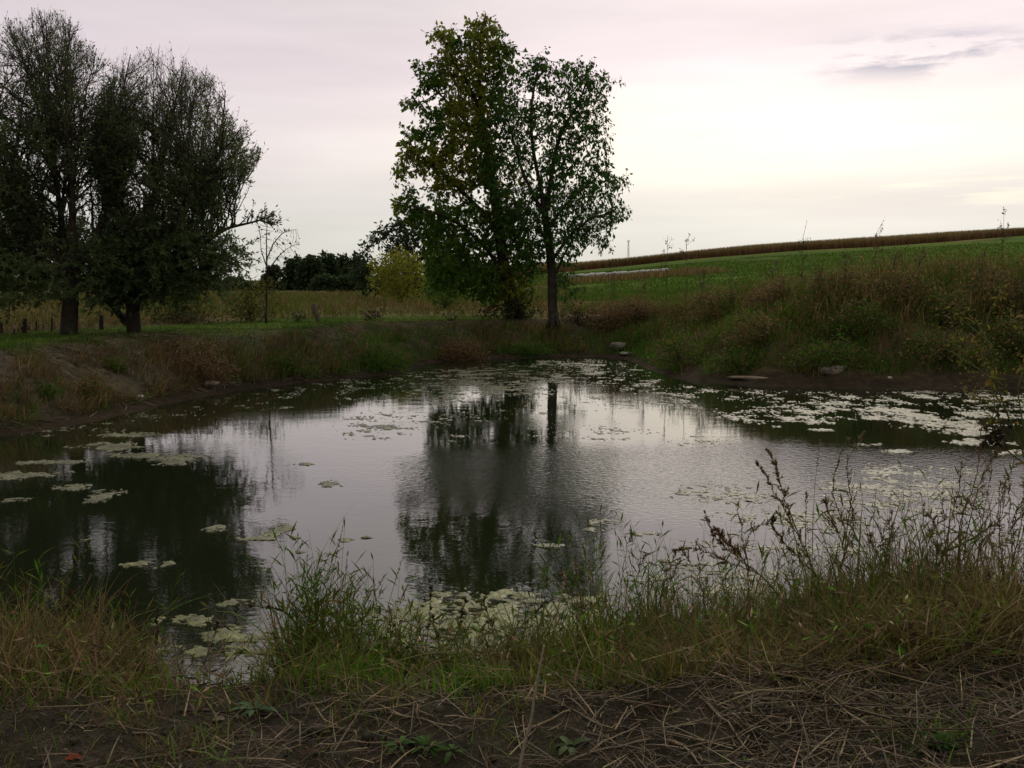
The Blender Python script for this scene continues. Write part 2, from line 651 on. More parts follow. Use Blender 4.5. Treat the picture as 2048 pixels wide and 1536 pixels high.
def make_water_material():
    m, nt, N, L, b = material('pond_water')
    b.inputs['Base Color'].default_value = (.009, .0125, .006, 1)
    b.inputs['Specular Tint'].default_value = (.97, 1.0, .93, 1)
    b.inputs['Roughness'].default_value = .015
    b.inputs['IOR'].default_value = 1.72
    geo = N.new('ShaderNodeNewGeometry')

    def noise(scale, sx, sy, detail, rot=0.0):
        mp = N.new('ShaderNodeMapping')
        mp.inputs['Scale'].default_value = (sx, sy, 1)
        mp.inputs['Rotation'].default_value = (0, 0, rot)
        L.new(geo.outputs['Position'], mp.inputs[0])
        nz = N.new('ShaderNodeTexNoise')
        nz.inputs['Scale'].default_value = scale
        nz.inputs['Detail'].default_value = detail
        L.new(mp.outputs[0], nz.inputs['Vector'])
        return nz.outputs[0]

    # where a breath of wind roughens the surface
    mask = noise(.20, 1, 1.7, 3)
    mr = N.new('ShaderNodeMapRange')
    mr.interpolation_type = 'SMOOTHSTEP'
    mr.inputs[1].default_value = .44
    mr.inputs[2].default_value = .60
    mr.inputs[3].default_value = .0
    mr.inputs[4].default_value = 1
    L.new(mask, mr.inputs[0])
    rip = noise(13.0, 1, 1.5, 3, .35)
    vm = N.new('ShaderNodeVectorMath')
    vm.operation = 'SUBTRACT'
    L.new(geo.outputs['Position'], vm.inputs[0])
    vm.inputs[1].default_value = (2.4, 10.2, 0)
    vs = N.new('ShaderNodeVectorMath')
    vs.operation = 'MULTIPLY'
    L.new(vm.outputs[0], vs.inputs[0])
    vs.inputs[1].default_value = (1 / 4.4, 1 / 2.4, 0)
    vl = N.new('ShaderNodeVectorMath')
    vl.operation = 'LENGTH'
    L.new(vs.outputs[0], vl.inputs[0])
    mr2 = N.new('ShaderNodeMapRange')
    mr2.interpolation_type = 'SMOOTHSTEP'
    mr2.inputs[1].default_value = 1.15
    mr2.inputs[2].default_value = .45
    mr2.inputs[3].default_value = 0
    mr2.inputs[4].default_value = 1
    L.new(vl.outputs['Value'], mr2.inputs[0])
    mxm = N.new('ShaderNodeMath')
    mxm.operation = 'MULTIPLY_ADD'
    L.new(mr.outputs[0], mxm.inputs[0])
    mxm.inputs[1].default_value = .22
    L.new(mr2.outputs[0], mxm.inputs[2])
    mul = N.new('ShaderNodeMath')
    mul.operation = 'MULTIPLY'
    L.new(rip, mul.inputs[0])
    L.new(mxm.outputs[0], mul.inputs[1])
    b1 = N.new('ShaderNodeBump')
    b1.inputs['Strength'].default_value = 1.0
    b1.inputs['Distance'].default_value = .0050
    L.new(mul.outputs[0], b1.inputs['Height'])
    swell = noise(2.2, 1, 1.6, 2, -.2)
    b2 = N.new('ShaderNodeBump')
    b2.inputs['Strength'].default_value = 1.0
    b2.inputs['Distance'].default_value = .0013
    L.new(swell, b2.inputs['Height'])
    L.new(b1.outputs[0], b2.inputs['Normal'])
    tiny = noise(14.0, 1, 1.3, 2)
    b3 = N.new('ShaderNodeBump')
    b3.inputs['Strength'].default_value = 1.0
    b3.inputs['Distance'].default_value = .0004
    L.new(tiny, b3.inputs['Height'])
    L.new(b2.outputs[0], b3.inputs['Normal'])
    L.new(b3.outputs[0], b.inputs['Normal'])
    return m


def make_algae_material():
    m, nt, N, L, b = material('algae')
    at = N.new('ShaderNodeAttribute')
    at.attribute_name = 'tint'
    geo = N.new('ShaderNodeNewGeometry')
    col = at.outputs['Color']
    for sc, lo, hi in ((5.0, .55, 1.4), (38.0, .4, 1.5), (130.0, .35, 1.6)):
        nz = N.new('ShaderNodeTexNoise')
        nz.inputs['Scale'].default_value = sc
        nz.inputs['Detail'].default_value = 5
        L.new(geo.outputs['Position'], nz.inputs['Vector'])
        mr = N.new('ShaderNodeMapRange')
        mr.inputs[1].default_value = .3
        mr.inputs[2].default_value = .7
        mr.inputs[3].default_value = lo
        mr.inputs[4].default_value = hi
        L.new(nz.outputs[0], mr.inputs[0])
        mx = N.new('ShaderNodeMix')
        mx.data_type = 'RGBA'
        mx.blend_type = 'MULTIPLY'
        mx.inputs[0].default_value = 1
        L.new(col, mx.inputs[6])
        L.new(mr.outputs[0], mx.inputs[7])
        col = mx.outputs[2]
    L.new(col, b.inputs['Base Color'])
    b.inputs['Roughness'].default_value = .5
    b.inputs['Specular IOR Level'].default_value = .3
    sp = N.new('ShaderNodeSeparateXYZ')
    L.new(geo.outputs['Position'], sp.inputs[0])
    cov = N.new('ShaderNodeMapRange')                        # the film thins out to its edges
    cov.inputs[1].default_value = -.004
    cov.inputs[2].default_value = .0085
    cov.inputs[3].default_value = -.10
    cov.inputs[4].default_value = .42
    L.new(sp.outputs[2], cov.inputs[0])
    acc = cov.outputs[0]
    for sc, w in ((26.0, .75), (95.0, .55)):
        nz = N.new('ShaderNodeTexNoise')
        nz.inputs['Scale'].default_value = sc
        nz.inputs['Detail'].default_value = 3
        L.new(geo.outputs['Position'], nz.inputs['Vector'])
        ma = N.new('ShaderNodeMath')
        ma.operation = 'MULTIPLY_ADD'
        L.new(nz.outputs[0], ma.inputs[0])
        ma.inputs[1].default_value = w
        L.new(acc, ma.inputs[2])
        acc = ma.outputs[0]
    al = N.new('ShaderNodeMapRange')
    al.interpolation_type = 'SMOOTHSTEP'
    al.inputs[1].default_value = .70
    al.inputs[2].default_value = .98
    L.new(acc, al.inputs[0])
    L.new(al.outputs[0], b.inputs['Alpha'])
    nz = N.new('ShaderNodeTexNoise')
    nz.inputs['Scale'].default_value = 70
    nz.inputs['Detail'].default_value = 4
    L.new(geo.outputs['Position'], nz.inputs['Vector'])
    bp = N.new('ShaderNodeBump')
    bp.inputs['Strength'].default_value = .7
    bp.inputs['Distance'].default_value = .006
    L.new(nz.outputs[0], bp.inputs['Height'])
    L.new(bp.outputs[0], b.inputs['Normal'])
    return m


M_GROUND = make_ground_material()
M_WATER = make_water_material()
M_ALGAE = make_algae_material()

# ------------------------------------------------------------------ ground colours (what grows or lies there)
SOIL = np.array((.034, .030, .022))
MUD = np.array((.036, .028, .020))
DRYEARTH = np.array((.098, .084, .060))
LAWN = np.array((.068, .115, .016))
CROP = np.array((.048, .088, .006))
TAN = np.array((.10, .085, .040))
THATCH = np.array((.060, .048, .026))
CORNC = np.array((.17, .11, .06))


def field_edge():
    """far edge of the green crop where the standing corn starts, as (x/y slope, distance)"""
    out = []
    for px, py in [(900, 600), (1060, 552), (1150, 542), (1250, 532), (1350, 520), (1500, 509), (1600, 501), (1750, 494), (1900, 483), (2048, 467), (2400, 440)]:
        ys = np.linspace(60, 249, 300)
        x, y, z = ray(px, py)
        g = ground_z(x / y * ys, ys, False)
        hit = np.where((g - CAM_H) / ys >= z / y)[0]
        out.append((x / y, ys[hit[0]] if len(hit) else 249.0))
    return np.array(out)


EDGE = field_edge()


def lawn_mask(x, y, d):
    """mown grass along the top of the left bank"""
    k = sstep(1.85, 2.35, d + (fbm(x * 1.5, y * 1.5, 3, 77) - .5) * .9) * (1 - sstep(5.3, 6.2, d + (fbm(x * .8, y * .8, 3, 78) - .5) * .8))
    return k * (1 - sstep(-.5, .8, x)) * sstep(9, 11, y)


def ground_tint(x, y, z, d):
    n1 = fbm(x * .6, y * .6, 4, 61)
    n2 = fbm(x * 2.0, y * 2.0, 4, 62)
    c = THATCH * np.ones(x.shape + (1,))

    def lay(c, m, k):
        return c * (1 - m[..., None]) + np.asarray(k) * m[..., None]
    # open field of tall tan grass beyond the lawn
    c = lay(c, sstep(26, 30, y + (n1 - .5) * 6), TAN)
    # green crop on the slope to the right
    u = x / np.maximum(y, 1)
    green = sstep(.02, .05, u + (n1 - .5) * .02) * sstep(40, 46, y)
    c = lay(c, green, CROP * (1 + .25 * (fbm(x * .05, y * .05, 3, 64) - .5)[..., None]))
    ey = np.interp(u, EDGE[:, 0], EDGE[:, 1])
    c = lay(c, sstep(.0, .8, (y - ey)) * sstep(.0, .03, u) * (y > 70), CORNC)
    c = lay(c, sstep(300, 400, y), np.array((.07, .075, .04)))
    # slopes
    left = (1 - sstep(-1, 1.5, x)) * sstep(8, 10, y)
    bank = 1 - sstep(2.2, 3.0, d + (n2 - .5) * 1.0)
    c = lay(c, bank * left, DRYEARTH * .8)
    c = lay(c, lawn_mask(x, y, d), LAWN)
    near = 1 - sstep(7.5, 9.5, y)
    c = lay(c, near, SOIL)
    c = lay(c, (1 - sstep(.35, .75, d + (n2 - .5) * .4)) * (1 - near), MUD)
    c = lay(c, sstep(0, -.4, d), np.array((.02, .02, .012)))
    return np.clip(c, .002, 1)


def axis_points(lo, hi, fine_lo, fine_hi, step, grow=1.13):
    a = list(np.arange(fine_lo, fine_hi + step / 2, step))
    s = step
    while a[-1] < hi:
        s *= grow
        a.append(a[-1] + s)
    s = step
    b = []
    p = fine_lo
    while p > lo:
        s *= grow
        p -= s
        b.append(p)
    return np.array(b[::-1] + a)


def build_ground():
    xs = np.unique(np.concatenate([axis_points(-3500, 3500, -14, 16, .19, 1.13), np.arange(-4.0, 4.0, .065)]))
    ys = np.unique(np.concatenate([axis_points(-60, 5000, 1.5, 34, .19, 1.11), np.arange(2.4, 5.6, .06)]))
    X, Y = np.meshgrid(xs, ys)
    Z = ground_z(X, Y)
    Dd = shore_distance(X, Y)
    C = ground_tint(X, Y, Z, Dd)
    nx, ny = len(xs), len(ys)
    V = np.stack([X, Y, Z], -1).reshape(-1, 3)
    i = np.arange(nx - 1)[None, :] + (np.arange(ny - 1) * nx)[:, None]
    i = i.ravel()
    F = np.stack([i, i + 1, i + nx + 1, i + nx], 1)
    o = link_mesh('ground', V, [F], M_GROUND, C.reshape(-1, 3), smooth=True)
    tag(o, 'dark earth banks round the pond with lawn and fields rising beyond', None, kind='structure')


build_ground()


def build_water():
    x0, y0 = SHORE.min(0) - .6
    x1, y1 = SHORE.max(0) + .6
    V = np.array([(x0, y0, 0), (x1, y0, 0), (x1, y1, 0), (x0, y1, 0)])
    o = link_mesh('water', V, [np.array([[0, 1, 2, 3]])], M_WATER, np.full((4, 3), .02))
    tag(o, 'still dark pond water reflecting the sky and the trees', None, kind='structure')


build_water()


# ------------------------------------------------------------------ trees
def sample_outline(poly, n, Y, depth=.75, edge=.0, inner=1.0, ybias=None):
    """n points inside an outline given in photograph pixels, spread in depth like a rounded crown standing at distance Y"""
    poly = np.asarray(poly, float)
    lo, hi = poly.min(0), poly.max(0)

    def crossings(y):
        xs = []
        for i in range(len(poly)):
            (ax, ay), (bx, by) = poly[i], poly[(i + 1) % len(poly)]
            if (ay > y) != (by > y):
                xs.append((bx - ax) * (y - ay) / (by - ay) + ax)
        return sorted(xs)
    out = []
    while len(out) < n:
        py = RNG.uniform(lo[1], hi[1])
        if ybias is not None and RNG.random() > ybias((py - lo[1]) / (hi[1] - lo[1])):
            continue
        cs = crossings(py)
        spans = [(cs[i], cs[i + 1]) for i in range(0, len(cs) - 1, 2)]
        tot = sum(b - a for a, b in spans)
        if tot <= 0 or RNG.random() > tot / (hi[0] - lo[0]):
            continue
        r = RNG.uniform(0, tot)
        for a, b in spans:
            if r <= b - a:
                px = a + r
                break
            r -= b - a
        L0, R0 = cs[0], cs[-1]
        t = (px - L0) / max(R0 - L0, 1) * 2 - 1
        half = (R0 - L0) / 2 * Y / FOC * depth
        half = min(half, (hi[0] - lo[0]) * .5 * Y / FOC * depth)
        dy = RNG.uniform(-1, 1) * math.sqrt(max(1 - t * t, .02)) * half
        p = at_depth(px, py, Y)
        # keep real size: move straight back or forward from the crown's own plane
        out.append((p[0], Y + dy, p[2]))
    return np.array(out)


def grow(attr, chains, di, dk, step, iters=220, jitter=.15, up=0.0, max_nodes=6000):
    """space colonisation from given limb chains (lists of points; each chain names the (chain, index) it leaves from)"""
    nodes, par = [], []
    idx = {}
    for ci, (start, pts) in enumerate(chains):
        p = -1 if start is None else idx[start]
        for k, q in enumerate(pts):
            nodes.append(q)
            par.append(p)
            p = len(nodes) - 1
            idx[(ci, k)] = p
        idx[(ci, -1)] = p
    Nn = np.zeros((max_nodes, 3))
    n = len(nodes)
    Nn[:n] = nodes
    par = list(par)
    A = attr.copy()
    D = np.linalg.norm(A[:, None, :] - Nn[None, :n], axis=2)
    near = D.argmin(1)
    nd = D.min(1)
    for it in range(iters):
        keep = nd > dk
        A, near, nd = A[keep], near[keep], nd[keep]
        if len(A) == 0 or n > max_nodes - 400:
            break
        act = nd < di
        if not act.any():
            di *= 1.5
            continue
        acc = np.zeros((n, 3))
        v = (A[act] - Nn[near[act]]) / nd[act][:, None]
        np.add.at(acc, near[act], v)
        g = np.unique(near[act])
        dv = acc[g]
        dv /= np.maximum(np.linalg.norm(dv, axis=1, keepdims=True), 1e-9)
        dv += RNG.normal(size=dv.shape) * jitter
        dv[:, 2] += up
        dv /= np.maximum(np.linalg.norm(dv, axis=1, keepdims=True), 1e-9)
        new = Nn[g] + dv * step
        m = len(new)
        if n + m > max_nodes:
            break
        Nn[n:n + m] = new
        par += list(g)
        Dn = np.linalg.norm(A[:, None, :] - new[None], axis=2)
        j = Dn.argmin(1)
        dj = Dn.min(1)
        b = dj < nd
        near[b] = j[b] + n
        nd[b] = dj[b]
        n += m
    return Nn[:n].copy(), np.array(par)


def radii(P, par, tip=.006, e=2.3, base=None):
    n = len(P)
    kids = np.zeros(n, int)
    acc = np.zeros(n)
    for i in range(n):
        if par[i] >= 0:
            kids[par[i]] += 1
    for i in range(n - 1, -1, -1):
        if kids[i] == 0:
            acc[i] += tip ** e
        if par[i] >= 0:
            acc[par[i]] += acc[i]
    r = acc ** (1 / e)
    if base is not None:
        k = base / r[0]
        r = r * (1 + (k - 1) * np.clip(r / r[0], 0, 1) ** .7)
    return r, kids


def limb(pts, Y, offs=None, z_of=None, sub=6):
    """a limb drawn through photograph pixels at distance Y (+ offsets in depth), smoothly subdivided"""
    offs = offs or [0] * len(pts)
    W = np.array([at_depth(x, y, Y) + np.array((0, o, 0)) for (x, y), o in zip(pts, offs)])
    out = []
    n = len(W)
    for i in range(n - 1):
        p0, p1, p2, p3 = W[max(i - 1, 0)], W[i], W[i + 1], W[min(i + 2, n - 1)]
        for k in range(sub):
            t = k / sub
            out.append(.5 * ((2 * p1) + (-p0 + p2) * t + (2 * p0 - 5 * p1 + 4 * p2 - p3) * t * t + (-p0 + 3 * p1 - 3 * p2 + p3) * t ** 3))
    out.append(W[-1])
    return [np.asarray(q) for q in out]


def branch_mesh(mb, P, par, r, col, flare=0):
    i = np.where(par >= 0)[0]
    p = par[i]
    r0, r1 = r[p].copy(), r[i].copy()
    # do not start a thin side branch as thick as its limb
    r0 = np.minimum(r0, r1 * 1.6 + .002)
    big = r1 > .03
    mid = (r1 <= .03) & (r1 > .012)
    sm = r1 <= .012
    for m, s in ((big, 8), (mid, 5), (sm, 3)):
        if m.any():
            k = i[m]
            ex = (P[k] - P[p[m]]) * .06
            mb.add(*frusta(P[p[m]] - ex, P[k] + ex, r0[m], r1[m], s, np.asarray(col)))


def leaf_cloud(mb, tips, per, spread, size, aspect, cols, weights, droop=.4, outward=None, flat=.0, sizevar=.35):
    n = len(tips) * per
    P = np.repeat(tips, per, axis=0) + RNG.normal(size=(n, 3)) * spread
    D = rand_unit(n)
    D[:, 2] -= droop
    N_ = rand_unit(n)
    N_[:, 2] += flat
    L = size * (1 + RNG.uniform(-sizevar, sizevar, n))
    c = vary(pick(cols, n, weights), n, .25, .10)
    mb.add(*leaves(P, D, N_, L, L * aspect, c, fold=.18))


def fix_base(chain, x, y):
    """put the foot of a trunk just under the ground"""
    return chain


BARK_DARK = (.035, .028, .021)
BARK_GREY = (.085, .085, .055)


# --- left: the two willows on the lawn
def in_poly(poly, px, py):
    poly = np.asarray(poly, float)
    ins = np.zeros(np.shape(px), bool)
    for i in range(len(poly)):
        (ax, ay), (bx, by) = poly[i], poly[(i + 1) % len(poly)]
        c = (ay > py) != (by > py)
        xi = (bx - ax) * (py - ay) / (by - ay + 1e-9) + ax
        ins ^= c & (px < xi)
    return ins


def to_px(P):
    """world points -> photograph pixels"""
    x, y, z = P[:, 0], P[:, 1], P[:, 2] - CAM_H
    f = y * CP - z * SP
    return 1024 + FOC * x / f, 768 - FOC * (y * SP + z * CP) / f


def sweep(B, T, L, curl, n=4):
    """smooth side shoots: start B, direction T, length L, bending towards the light"""
    pts = [B]
    d = T / np.linalg.norm(T, axis=1, keepdims=True)
    p = B
    for k in range(n):
        p = p + d * (L / n)[:, None]
        pts.append(p)
        d = d + np.array([0, 0, 1.]) * curl / n + RNG.normal(size=d.shape) * .06
        d /= np.linalg.norm(d, axis=1, keepdims=True)
    return np.stack(pts, 1)


def shoots(paths, r0s, per, t0, ang, lmin, lmax, curl, poly, r_end):
    """side shoots along a set of paths (N, m, 3)"""
    N, m, _ = paths.shape
    k = np.repeat(np.arange(N), per)
    n = len(k)
    t = t0 + (1 - t0) * RNG.random(n) ** .8
    f = t * (m - 1.001)
    i = f.astype(int)
    w = (f - i)[:, None]
    B = paths[k, i] * (1 - w) + paths[k, i + 1] * w
    T = paths[k, i + 1] - paths[k, i]
    T /= np.linalg.norm(T, axis=1, keepdims=True)
    R = rand_unit(n)
    R -= T * (R * T).sum(1, keepdims=True)
    R /= np.linalg.norm(R, axis=1, keepdims=True)
    a = RNG.uniform(ang[0], ang[1], n)[:, None]
    D = T * np.cos(a) + R * np.sin(a)
    L = RNG.uniform(lmin, lmax, n) * (1.15 - .65 * t)
    out = sweep(B, D, L, curl)
    px, py = to_px(out[:, -1])
    ok = in_poly(poly, px + RNG.normal(size=n) * 13, py + RNG.normal(size=n) * 13)
    out2 = sweep(B, D * .6 + np.array([0, 0, .5]), L * .5, curl)
    px, py = to_px(out2[:, -1])
    ok2 = in_poly(poly, px + RNG.normal(size=n) * 9, py + RNG.normal(size=n) * 9)
    out = np.where(ok[:, None, None], out, out2)
    keep = ok | ok2
    rb = np.minimum(r0s[k] * (1 - .8 * t) * .55 + r_end, .04)
    return out[keep], rb[keep], t[keep]


def path_mesh(mb, paths, r0, r1, sides, col):
    m = paths.shape[1]
    for j in range(m - 1):
        a0 = r0 + (r1 - r0) * j / (m - 1)
        a1 = r0 + (r1 - r0) * (j + 1) / (m - 1)
        mb.add(*frusta(paths[:, j], paths[:, j + 1], a0, a1, sides, np.asarray(col)))


def willow(poly, chains_px, Y, n_limbs, label, base_r, leafcol, skirt, seed):
    """stems fan out from low forks into long ascending limbs, these into fine upright shoots"""
    global RNG
    RNG = np.random.default_rng(seed)
    stems = [limb(pts, Y, offs) for start, pts, offs in chains_px]
    for j in range(1, len(stems)):                          # every stem springs from the trunk
        k = chains_px[j][0][1]
        p0 = stems[0][k]
        stems[j] = [p0, p0 * .6 + stems[j][0] * .4 + np.array((0, 0, .04))] + stems[j]
    g = stems[0][0].copy()
    gz = float(ground_z(g[0], g[1])) - .05
    g[2] = gz
    root = empty('willow_tree', tuple(g))
    mb = MB()
    P1, R1 = [], []
    for j, st in enumerate(stems):
        st = np.array(st)
        if j == 0 or chains_px[j][0] == (0, 0):
            st[0, 2] = gz
        rr = np.linspace(base_r, base_r * .72, len(st)) if j == 0 else base_r * (.50 if chains_px[j][0] != (0, 0) else .6) * np.linspace(1, .08, len(st)) ** 1.25 + .004
        mb.add(*polytube(st, rr, 9, BARK_DARK))
        if j:
            idx = np.linspace(0, len(st) - 1, 10).astype(int)
            P1.append(st[idx])
            R1.append(base_r * .4)
    # more limbs: smooth bows from the stems to points spread through the crown
    T = sample_outline(poly, n_limbs, Y, .62, ybias=lambda t: 1 - .6 * t)
    # limb ends reach the rim of the crown evenly
    rim = np.asarray(poly, float)
    rim = rim[(rim[:, 1] < 380) & (rim[:, 0] > -200)]
    rim = rim[::2]
    ctr = np.array((rim[:, 0].mean(), 420.0))
    rim = ctr + (rim - ctr) * RNG.uniform(.80, .93, (len(rim), 1))
    rp = np.array([at_depth(x, y, Y) + np.array((0, RNG.normal() * .9, 0)) for x, y in rim])
    T = np.concatenate([T, rp])
    src = np.concatenate([np.array(st)[len(st) // 4:int(len(st) * .7)] for st in stems[1:]] + [np.array(stems[0])[-4:]])
    for q in T:
        low = src[src[:, 2] < q[2] - .5]
        if len(low) == 0:
            continue
        d = np.linalg.norm((low - q) * (1, 1, .35), axis=1)
        s0 = low[RNG.choice(np.argsort(d)[:24])]
        c1 = s0 + np.array([(q - s0)[0] * .18, (q - s0)[1] * .18, (q - s0)[2] * .40])
        tt = np.linspace(0, 1, 10)[:, None]
        pth = (1 - tt) ** 2 * s0 + 2 * tt * (1 - tt) * c1 + tt ** 2 * q + RNG.normal(size=(10, 3)) * .02
        px, py = to_px(pth)
        P1.append(pth)
        R1.append(.010 + .006 * np.linalg.norm(q - s0))
    P1 = np.array(P1)
    R1 = np.array(R1)
    path_mesh(mb, P1[len(stems) - 1:], R1[len(stems) - 1:], np.full(len(P1) - len(stems) + 1, .006), 6, BARK_DARK)
    P2, r2, _ = shoots(P1, R1, 21, .10, (.35, 1.05), .5, 1.5, .45, poly, .003)
    path_mesh(mb, P2, r2, np.full(len(P2), .0028), 4, BARK_DARK)
    P3, r3, _ = shoots(P2, r2, 6, .1, (.3, .8), .25, .70, .45, poly, .0015)
    path_mesh(mb, P3[:, ::2], np.minimum(r3, .0045), np.full(len(P3), .0014), 3, BARK_GREY)
    P4, r4, _ = shoots(P3, np.full(len(P3), .003), 1, .2, (.25, .7), .12, .30, .4, poly, .001)
    path_mesh(mb, P4[:, ::4], np.full(len(P4), .0022), np.full(len(P4), .0011), 3, BARK_GREY)
    # hanging dense shoots low in the crown
    Q = sample_outline(skirt, 800, Y, .75)
    Q = Q[Q[:, 2] > gz + .7]
    P5 = sweep(Q, rand_unit(len(Q)) * (1, 1, .5) + np.array([0, 0, .1]), RNG.uniform(.3, .8, len(Q)), -.7)
    path_mesh(mb, P5, np.full(len(P5), .004), np.full(len(P5), .0015), 3, BARK_GREY)
    mb.build('trunk', M_BARK, root, origin=g)
    lb = MB()
    zlo, zhi = gz + 1.0, T[:, 2].max()
    for PP, k0 in ((P3, 1.0), (P4, .6), (P2, 1.0), (P5, 2.4)):
        z = np.clip((PP[:, -1, 2] - zlo) / (zhi - zlo), 0, 1)
        clump = np.clip(.45 + fbm(PP[:, -1, 0] * .8, PP[:, -1, 2] * .8, 3, seed) * 1.0, .4, 1.3)
        dens = k0 * clump * np.where(z < .40, 11.0 - 14 * z, np.clip(5.4 - (z - .40) * 7.5, .9, 5.5))
        m = RNG.poisson(dens)
        kk = np.repeat(np.arange(len(PP)), m)
        f = RNG.uniform(.1, 3.999, len(kk))
        i = f.astype(int)
        pos = PP[kk, i] + (PP[kk, i + 1] - PP[kk, i]) * (f - i)[:, None]
        LD = (PP[kk, i + 1] - PP[kk, i])
        LD = LD / np.linalg.norm(LD, axis=1, keepdims=True) * .8 + rand_unit(len(kk)) * .8
        S_ = RNG.uniform(.05, .095, len(kk)) * (1.25 - .5 * z[kk])
        lb.add(*leaves(pos, LD, rand_unit(len(kk)), S_, S_ * .34, vary(pick(leafcol, len(kk)), len(kk), .3, .12), fold=.12))
    lb.build('crown', M_LEAF, root, origin=g)
    print('willow', len(P1), len(P2), len(P3), len(P4), lb.n)
    tag(root, label, 'tree', 'willows on the lawn')


W1 = [(-330, 560), (-300, 330), (-230, 120), (-90, 60), (-20, 75), (10, 25), (45, 35), (72, 4), (100, 30), (130, 25), (165, 70), (190, 95), (215, 110),
      (262, 165), (300, 300), (290, 420), (250, 540), (215, 590), (150, 600), (90, 600), (20, 605), (-100, 610), (-250, 610)]
C1 = [(None, [(138, 668), (140, 620), (142, 585), (140, 555)], [0, 0, 0, 0]),
      ((0, -1), [(128, 520), (108, 430), (85, 330), (60, 200), (62, 90)], [.1, .3, .5, .6, .6]),
      ((0, -1), [(150, 505), (158, 420), (165, 330), (150, 230), (120, 130)], [-.1, -.3, -.5, -.6, -.5]),
      ((0, -1), [(100, 500), (40, 400), (-20, 290), (-60, 180)], [0, -.3, -.6, -.7]),
      ((0, -1), [(80, 535), (-20, 490), (-120, 430), (-200, 350)], [0, .4, .8, 1.0]),
      ((0, -1), [(175, 500), (200, 400), (205, 300), (190, 190)], [.1, .5, .8, .9])]
W2 = [(195, 560), (165, 430), (180, 300), (200, 190), (232, 130), (262, 95), (285, 66), (300, 100), (312, 118), (330, 96), (352, 105), (372, 100),
      (385, 130), (402, 150), (425, 142), (440, 165), (452, 200), (460, 245), (482, 250), (500, 238), (506, 275), (520, 312), (500, 350), (480, 365),
      (462, 385), (470, 410), (452, 425), (470, 440), (515, 425), (545, 418), (560, 440), (530, 455), (490, 470), (500, 500), (480, 520), (455, 535), (420, 545),
      (390, 575), (310, 600), (240, 605)]
C2 = [(None, [(268, 660), (266, 630), (264, 600), (266, 572)], [0, 0, 0, 0]),
      ((0, -1), [(282, 500), (298, 400), (320, 300), (335, 210), (352, 130)], [.1, .2, .3, .4, .4]),
      ((0, 4), [(250, 560), (238, 470), (232, 370), (258, 250), (280, 120)], [-.2, -.4, -.6, -.6, -.5]),
      ((0, -1), [(310, 510), (350, 430), (395, 330), (420, 240), (428, 165)], [.1, .4, .7, .8, .8]),
      ((0, 6), [(300, 560), (345, 500), (400, 410), (450, 330), (495, 265)], [-.2, -.4, -.6, -.6, -.5]),
      ((0, -1), [(330, 545), (390, 500), (440, 460), (500, 442), (545, 428)], [0, .1, .2, .3, .3]),
      ((0, 0), [(240, 640), (215, 615), (190, 590), (165, 545), (150, 470)], [.2, .3, .3, .4, .5])]
WCOL = [(.060, .105, .034), (.078, .125, .040), (.10, .13, .052), (.10, .11, .05)]
willow(W1, C1, 19.6, 58, 'big willow with a single stout trunk at the lawn edge beside the fence posts', .17, WCOL, [(-250, 470), (60, 500), (235, 470), (262, 560), (245, 600), (200, 612), (20, 606), (-200, 610)], 101)
willow(W2, C2, 20.4, 44, 'willow with several spreading stems and one leaning trunk on the lawn', .15, WCOL, [(190, 470), (300, 500), (420, 460), (480, 500), (470, 540), (430, 575), (370, 602), (250, 612), (200, 590)], 102)


